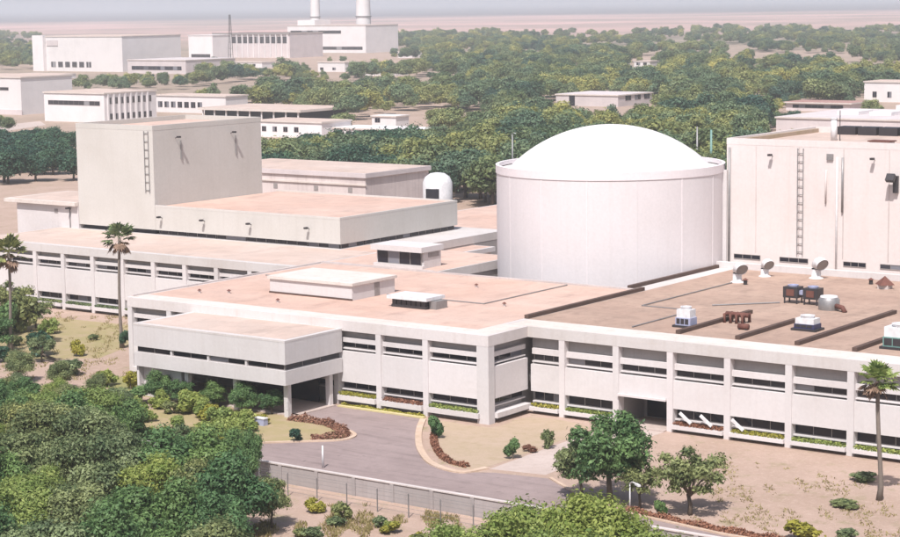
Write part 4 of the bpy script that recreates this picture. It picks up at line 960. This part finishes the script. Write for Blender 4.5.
def hedge(label, path, w, h, mat, seed, step=0.16):
    rg_ = np.random.default_rng(seed); P = np.array([p[:2] for p in smooth_open(path, 10)]); seg = np.linalg.norm(np.diff(P, axis=0), axis=1); Ls = np.concatenate([[0], np.cumsum(seg)])
    n = int(Ls[-1]/step*22); s = rg_.uniform(0, Ls[-1], n); x = np.interp(s, Ls, P[:, 0]); y = np.interp(s, Ls, P[:, 1])
    th = rg_.uniform(0, math.pi, n); rr = rg_.uniform(0.6, 1.05, n); hv = h*(0.8+0.25*np.sin(s*1.7+seed)+0.1*rg_.normal(size=n))
    off = np.stack([np.cos(th)*w/2*rr, rg_.normal(size=n)*0.05, np.sin(th)*hv*rr], 1)
    i = np.clip(np.searchsorted(Ls, s)-1, 0, len(seg)-1); t = (P[i+1]-P[i])/seg[i][:, None]
    pos = np.stack([x-t[:, 1]*off[:, 0], y+t[:, 0]*off[:, 0], off[:, 2]], 1)
    nr = np.stack([-t[:, 1]*np.cos(th), t[:, 0]*np.cos(th), np.sin(th)], 1)+rg_.normal(size=(n, 3))*0.5; nr /= np.linalg.norm(nr, axis=1)[:, None]
    c = P.mean(0); pos -= np.array([c[0], c[1], 0])
    o = bpy.data.objects.new('hedge', leaf_mesh('hedge', leaf_arrays(pos, nr, 0.17*rg_.uniform(0.6, 1.3, n), rg_), rg_.random(n), mat)); col.objects.link(o); o.location = (c[0], c[1], 0)
    return tag(o, label, 'hedge')
hedge('low reddish-brown hedge curving round the flower bed kerb', [(-125.4, 166.3), (-122.8, 162.6), (-119.5, 158.9), (-116.0, 155.9), (-112.8, 154.9)], 0.8, 0.55, M['leafred'], 3)
hedge('red-leaved hedge around the rounded end of the left island', [(-143, 162.6), (-138, 162.8), (-134.2, 161.0), (-132.5, 159.4), (-132.6, 157.4), (-134.4, 156.2)], 1.3, 0.8, M['leafred'], 4)
hedge('reddish low hedge along the drive at the bottom right', [(-91, 149.4), (-84, 148.2), (-76, 147.8), (-66, 147.8)], 0.8, 0.5, M['leafred'], 6)
hedge('green ground-cover strip along the front wing foot', [(-143, 171.7), (-137, 171.75), (-131, 171.7)], 0.5, 0.35, M['leafyellow'], 8)

# grassy planting on the ledges of the wings (part of each wing)
def ledge_plants(bld, xs_, R, y, mats, seed):
    for i in range(len(xs_)-1):
        mt = mats[i]
        if mt is None: continue
        rg_ = np.random.default_rng(seed+i); a, b = xs_[i]+0.5, xs_[i+1]-0.5; n = int((b-a)*110)
        P = np.stack([rg_.uniform(a, b, n), rg_.uniform(y-0.25, y+0.75, n), R['g1']+rg_.uniform(0.0, 0.34, n)], 1); P -= np.array(worg(bld))
        Nn = unit(rg_, n); o = bpy.data.objects.new('ledge_planting', leaf_mesh('ledge_planting', leaf_arrays(P, Nn, rg_.uniform(0.1, 0.22, n), rg_), rg_.random(n), mt)); col.objects.link(o); o.parent = bld
Yl, Gn, Rd, Ol = M['leafyellow'], M['leafbright'], M['leafred'], M['leafolive']
ledge_plants(RB, xr, R_right, 180.0, [Yl, Gn, None, Rd, Yl, Gn, Gn, Ol, Gn], 100)
ledge_plants(FB, xf, R_front, 172.3, [None, None, None, None, None, Yl, Rd, Gn], 200)
ledge_plants(LB, xl, R_left, 205.0, [Ol]*10, 300)

# palms
def palm(label, X, Y, h, rc, seed, fresh, dead=True, nfan=30, two=False):
    rd_ = random.Random(seed); rg_ = np.random.default_rng(seed)
    t = thing('palm_tree', label, 'palm', (X, Y, 0))
    bx = [(X+0.25*math.sin(z/h*3+seed), Y+0.2*math.cos(z/h*2.5+seed)-0.2*math.cos(seed), z) for z in [h*k/8 for k in range(9)]]
    bx[0] = (X, Y, -0.2)
    MB().tube(bx, [0.34, 0.25, 0.22, 0.21, 0.2, 0.2, 0.19, 0.19, 0.2], 9).build('trunk', M['palmbark'], t, True)
    tx, ty, tz = bx[-1]
    def fans(name, n, e0, e1, mat, r):
        V = []
        for k in range(n):
            az = rd_.uniform(0, 6.283); el = rd_.uniform(e0, e1); L = r*rd_.uniform(0.5, 0.72); fr_ = r*rd_.uniform(0.38, 0.5)
            d = Vector((math.cos(az)*math.cos(el), math.sin(az)*math.cos(el), math.sin(el))); side = d.cross(Vector((0, 0, 1))).normalized(); upv = side.cross(d)
            p0 = Vector((tx, ty, tz)); p1 = p0+d*L-Vector((0, 0, 0.08*L))
            V += [p0-side*0.03, p0+side*0.03, p1+side*0.03, p1-side*0.03]
            for j in range(11):
                q = math.radians(-115+23*j); dd = (d*math.cos(q)+side*math.sin(q)).normalized(); ln = fr_*(0.75+0.25*math.cos(q))
                w = upv.cross(dd).normalized()*0.13*r/2; mid = p1+dd*ln*0.55+upv*0.04; tip = p1+dd*ln-Vector((0, 0, 0.12*r*rd_.random()))
                V += [p1, mid-w, tip, mid+w]
        V = np.array([tuple(v) for v in V])-np.array(worg(t)); o = bpy.data.objects.new(name, leaf_mesh(name, V, rg_.random(len(V)//4), mat)); col.objects.link(o); o.parent = t
    fans('fronds', nfan, -0.35, 1.35, fresh, rc)
    if dead: fans('dead_fronds', nfan//2, -1.25, -0.3, M['leafdead'], rc*0.9)
    return t
p = pz(122, 348); palm('tall slim palm standing before the left wing', p[0], p[1], 15.0, 2.6, 3, M['leafolive'])
p = pz(115, 349); 
p = pz(9, 352); palm('leaning tall palm at the left edge of the picture', p[0]+0.5, p[1], 13.6, 2.9, 5, M['leafolive'])
p = pz(879, 500); palm('slender palm with pinkish dead fronds before the right wing', p[0], p[1], 11.2, 2.1, 8, M['leafbright'])

# ------------------------------------------------------------------ wood behind the complex
CLEAR = [(-262, -60, 160, 268), (-330, -186, 200, 332), (-135, -50, 230, 330)]
PROT = [(36, 30, 132, 73), (-5, 75, 36, 113), (45, 91, 158, 121), (187, 32, 372, 56), (156, 95, 232, 112), (205, 108, 322, 120), (258, 122, 330, 136), (332, 129, 424, 137), (374, 115, 400, 124),
        (558, 88, 650, 103), (864, 82, 905, 97), (786, 102, 858, 110), (776, 116, 905, 133), (634, 61, 650, 65), (128, 60, 188, 72), (-5, 190, 25, 235), (318, 62, 345, 70)]
def allowed(x, y):
    if x < 80: return (117 < y < 186) or (x < 40 and 36 < y < 70)
    if x < 205: return 78 < y < 92 and x > 60
    if x < 255: return 66 < y < 108
    if x < 390: return 62 < y < 190
    return y > 37-0.016*(x-400)
wr = np.random.default_rng(11)
cand = []
def sample(d0, d1, sp, lim):
    area = 0.5*(d1*d1-d0*d0)*0.52; n = int(area/(sp*sp))
    d = np.sqrt(wr.uniform(d0*d0, d1*d1, n)); s = wr.uniform(-0.26, 0.26, n)*d
    f2 = np.array([-math.sin(YAW), math.cos(YAW)]); r2 = np.array([math.cos(YAW), math.sin(YAW)])
    XY = d[:, None]*f2+s[:, None]*r2
    out = []
    for (X, Y), dd in zip(XY, d):
        x, y, c = proj(X, Y, 0)
        if not -25 < x < 925 or not allowed(x, y): continue
        if any(a < X < b and e < Y < g for a, b, e, g in CLEAR): continue
        if any(a < X < b and e < Y < g for a, b, e, g in FAR): continue
        hgt = wr.uniform(4.5, 12.5); R = hgt*0.55; k = F_PX/c
        top = y-hgt*k
        if any(x+R*k > a and x-R*k < b and top < g and y > g-1 for a, e, b, g in PROT): continue
        # grassy clearings
        if math.sin(X*0.013+1.3)*math.cos(Y*0.011+0.4)+0.35*math.sin(X*0.05+Y*0.04) > lim: continue
        out.append((c, X, Y, hgt, x, y))
    return out
near = sample(330, 720, 8.8, 0.75); near.sort(); mid = sample(720, 1250, 11.5, 0.42); far_ = sample(1250, 2100, 16.5, 0.25)+sample(2100, 3800, 24.0, 0.15)
near = [n_ for n_ in near if n_[4] > 90]; indiv, rest = near[:250], near[250:]
for c, X, Y, h, x, y in indiv:
    if x < 90: tree('forest_tree', 'darkforest%d' % rd.randrange(2), 'dark green tree in the clump left of the tower', X, Y, h*0.92, rd.uniform(0, 6.28), 'dark trees left of the tower')
    else: tree('forest_tree', 'forest%d' % rd.randrange(5), 'broad green tree in the wood behind the buildings', X, Y, h, rd.uniform(0, 6.28), 'trees of the wood behind the buildings', wide=rd.uniform(0.85, 1.2))
for k in range(36):
    x_, y_ = wr.uniform(-15, 76), wr.uniform(146, 190); p = pz(x_, y_)
    tree('forest_tree', 'darkforest%d' % rd.randrange(2), 'dark green tree in the clump left of the tower', p[0], p[1], wr.uniform(7.5, 10) if y_ > 160 else 6.5, rd.uniform(0, 6.28), 'dark trees left of the tower', wide=1.1)
for k in range(46):                        # the dark belt behind the low pinkish block
    x_ = 258+178*(k+wr.random())/46; D_ = wr.uniform(485, 570); y_ = 9-0.0126*x_+CAM_H*F_PX/D_; p = pz(x_, y_)
    tree('forest_tree', 'darkforest%d' % rd.randrange(2) if k % 3 else 'forest%d' % rd.randrange(5), 'dark green tree of the belt behind the weathered pinkish block', p[0], p[1], wr.uniform(8.5, 11) if x_ > 330 else wr.uniform(7.5, 9.5), rd.uniform(0, 6.28), 'trees of the belt behind the pinkish block', wide=wr.uniform(0.9, 1.2))
for k in range(40):                        # trees closing the gap between the white sheds and the dome
    x_, y_ = wr.uniform(428, 505), wr.uniform(126, 192); p = pz(x_, y_)
    if any(a < p[0] < b and e < p[1] < g for a, b, e, g in FAR+CLEAR): continue
    tree('forest_tree', 'forest%d' % rd.randrange(5), 'green tree in the grove between the bright white roof and the dome', p[0], p[1], wr.uniform(5.5, 10), rd.uniform(0, 6.28), 'grove between white sheds and dome', wide=wr.uniform(0.85, 1.2))
CR = {}
for ob in list(col.objects):
    if ob.name.split('.')[0] == 'crown' and ob.data.name not in CR and ob.data.name.startswith('forest'): CR[ob.data.name] = ob
def wood_cover(name, pts, label, seed, sc=1.0):
    rg_ = np.random.default_rng(seed); n = len(pts)
    me = bpy.data.meshes.new(name); me.vertices.add(n)
    me.vertices.foreach_set('co', np.array([(p[1], p[2], 0) for p in pts], dtype=np.float32).ravel())
    for nm, val in (('size', np.array([p[3]/9.0*sc for p in pts])), ('turn', rg_.uniform(0, 6.28, n)), ('spread', rg_.uniform(0.75, 1.3, n))):
        me.attributes.new(nm, 'FLOAT', 'POINT').data.foreach_set('value', val.astype(np.float32))
    me.update(); me.materials.append(M['leafforest'])
    o = bpy.data.objects.new(name, me); col.objects.link(o)
    ng = bpy.data.node_groups.new(name+'_nodes', 'GeometryNodeTree')
    ng.interface.new_socket('Geometry', in_out='INPUT', socket_type='NodeSocketGeometry'); ng.interface.new_socket('Geometry', in_out='OUTPUT', socket_type='NodeSocketGeometry')
    gi = ng.nodes.new('NodeGroupInput'); go = ng.nodes.new('NodeGroupOutput'); ip = ng.nodes.new('GeometryNodeInstanceOnPoints'); jn = ng.nodes.new('GeometryNodeJoinGeometry')
    for ob in CR.values():
        q = ng.nodes.new('GeometryNodeObjectInfo'); q.transform_space = 'ORIGINAL'; q.inputs['Object'].default_value = ob; q.inputs['As Instance'].default_value = True
        ng.links.new(q.outputs['Geometry'], jn.inputs[0])
    def attr(nm):
        a_ = ng.nodes.new('GeometryNodeInputNamedAttribute'); a_.data_type = 'FLOAT'; a_.inputs['Name'].default_value = nm; return a_.outputs['Attribute']
    cx = ng.nodes.new('ShaderNodeCombineXYZ'); ng.links.new(attr('turn'), cx.inputs[2])
    mu = ng.nodes.new('ShaderNodeMath'); mu.operation = 'MULTIPLY'; ng.links.new(attr('size'), mu.inputs[0]); ng.links.new(attr('spread'), mu.inputs[1])
    cs = ng.nodes.new('ShaderNodeCombineXYZ'); ng.links.new(mu.outputs[0], cs.inputs[0]); ng.links.new(mu.outputs[0], cs.inputs[1]); ng.links.new(attr('size'), cs.inputs[2])
    ip.inputs['Pick Instance'].default_value = True
    ng.links.new(gi.outputs[0], ip.inputs['Points']); ng.links.new(jn.outputs[0], ip.inputs['Instance']); ng.links.new(cx.outputs[0], ip.inputs['Rotation']); ng.links.new(cs.outputs[0], ip.inputs['Scale'])
    ng.links.new(ip.outputs[0], go.inputs[0])
    o.modifiers.new('wood', 'NODES').node_group = ng
    return tag(o, label, 'wood', kind='stuff')
wood_cover('tree_cover', rest+mid, 'green mass of trees spreading across the plain behind the buildings', 21)
wood_cover('far_tree_cover', far_, 'distant grey-green tree cover fading towards the horizon', 22)
print('trees', len(indiv), len(rest), len(mid), len(far_))

# dry grass tufts in the foreground
def grass(name, label, n, region, seed, hmin, hmax, mat):
    rg_ = np.random.default_rng(seed); V = []
    px_ = rg_.uniform(region[0], region[2], n); py_ = rg_.uniform(region[1], region[3], n); T = []
    for a, b in zip(px_, py_):
        p = pz(a, b)
        if 139 < p[1] < 147.5 or p[1] > 172 and p[0] > -178: continue
        if math.sin(p[0]*0.5+seed)*math.cos(p[1]*0.43)+0.5*math.sin(p[0]*1.7+p[1]*1.3) < 0.25: continue
        for k in range(3):
            q = p+np.array([rg_.normal()*0.15, rg_.normal()*0.15, 0]); h = rg_.uniform(hmin, hmax); az = rg_.uniform(0, 6.28); s = np.array([math.cos(az), math.sin(az), 0])*0.06; l = rg_.normal(size=3)*0.12; l[2] = h
            V += [q-s, q+s, q+l+s*0.3, q+l-s*0.3]; T.append(rg_.random())
    V = np.array(V); o = bpy.data.objects.new(name, leaf_mesh(name, V, np.array(T), mat)); col.objects.link(o); tag(o, label, 'grass', kind='stuff')
grass('dry_grass', 'dry yellowish grass tufts in front of the boundary wall', 7000, (180, 505, 460, 560), 31, 0.12, 0.4, M['grassm'])
grass('dry_grass', 'dry grass tufts on the bare earth before the right wing', 3500, (690, 455, 930, 560), 32, 0.06, 0.22, M['grassm'])
grass('dry_grass', 'dry grass tufts on the lawn before the left wing', 3500, (-20, 312, 135, 380), 33, 0.1, 0.3, M['grassm'])
# fallen branch and small box
m = MB(); a, b, c = pz(34, 354), pz(50, 360), pz(66, 364)
m.tube([(a[0], a[1], 0.5), (b[0], b[1], 0.35), (c[0], c[1], 0.12)], [0.12, 0.16, 0.2], 7)
o = m.build('fallen_branch', M['bark'], None, org=(b[0], b[1], 0)); tag(o, 'dark fallen branch lying on the dry lawn above the thicket', 'branch')
p = pz(261, 425); t = thing('utility_box', 'small pale blue utility box on the lawn before the pavilion', 'box', (p[0], p[1], 0))
MB().box(p[0]-0.7, p[0]+0.7, p[1]-0.35, p[1]+0.35, 0, 0.75).build('casing', M['bluewhite'], t); MB().box(p[0]-0.76, p[0]+0.76, p[1]-0.41, p[1]+0.41, 0.752, 0.84).build('lid', M['whitemetal'], t)
for x, y, lb in ((240, 408, 'white signpost before the pavilion, left one'), (287, 417, 'white signpost at the right corner of the pavilion')):
    p = pz(x, y); t = thing('sign_post', lb, 'sign', (p[0], p[1], 0)); MB().box(p[0]-0.07, p[0]+0.07, p[1]-0.07, p[1]+0.07, 0, 2.0).build('post', M['whitemetal'], t); MB().obox((p[0], p[1]-0.1, 1.4), (0.9, -0.4, 0), (0.4, 0.9, 0), (0, 0, 1), 0.35, 0.03, 0.5).build('panel', M['whitemetal'], t)

# ------------------------------------------------------------------ haze
hz = MB().box(-61000, 61000, -61000, 61000, -1.0, 125.0)
hm = bpy.data.materials.new('haze_air'); hm.use_nodes = True; nt = hm.node_tree
for n_ in list(nt.nodes):
    if n_.type != 'OUTPUT_MATERIAL': nt.nodes.remove(n_)
pv = nt.nodes.new('ShaderNodeVolumePrincipled'); pv.inputs['Color'].default_value = (0.90, 0.95, 1.0, 1); pv.inputs['Density'].default_value = 0.00016; pv.inputs['Anisotropy'].default_value = 0.2
nt.links.new(pv.outputs[0], nt.nodes['Material Output'].inputs['Volume'])
o = hz.build('haze', hm); tag(o, 'thin bluish haze over the whole plain', 'haze', kind='stuff')
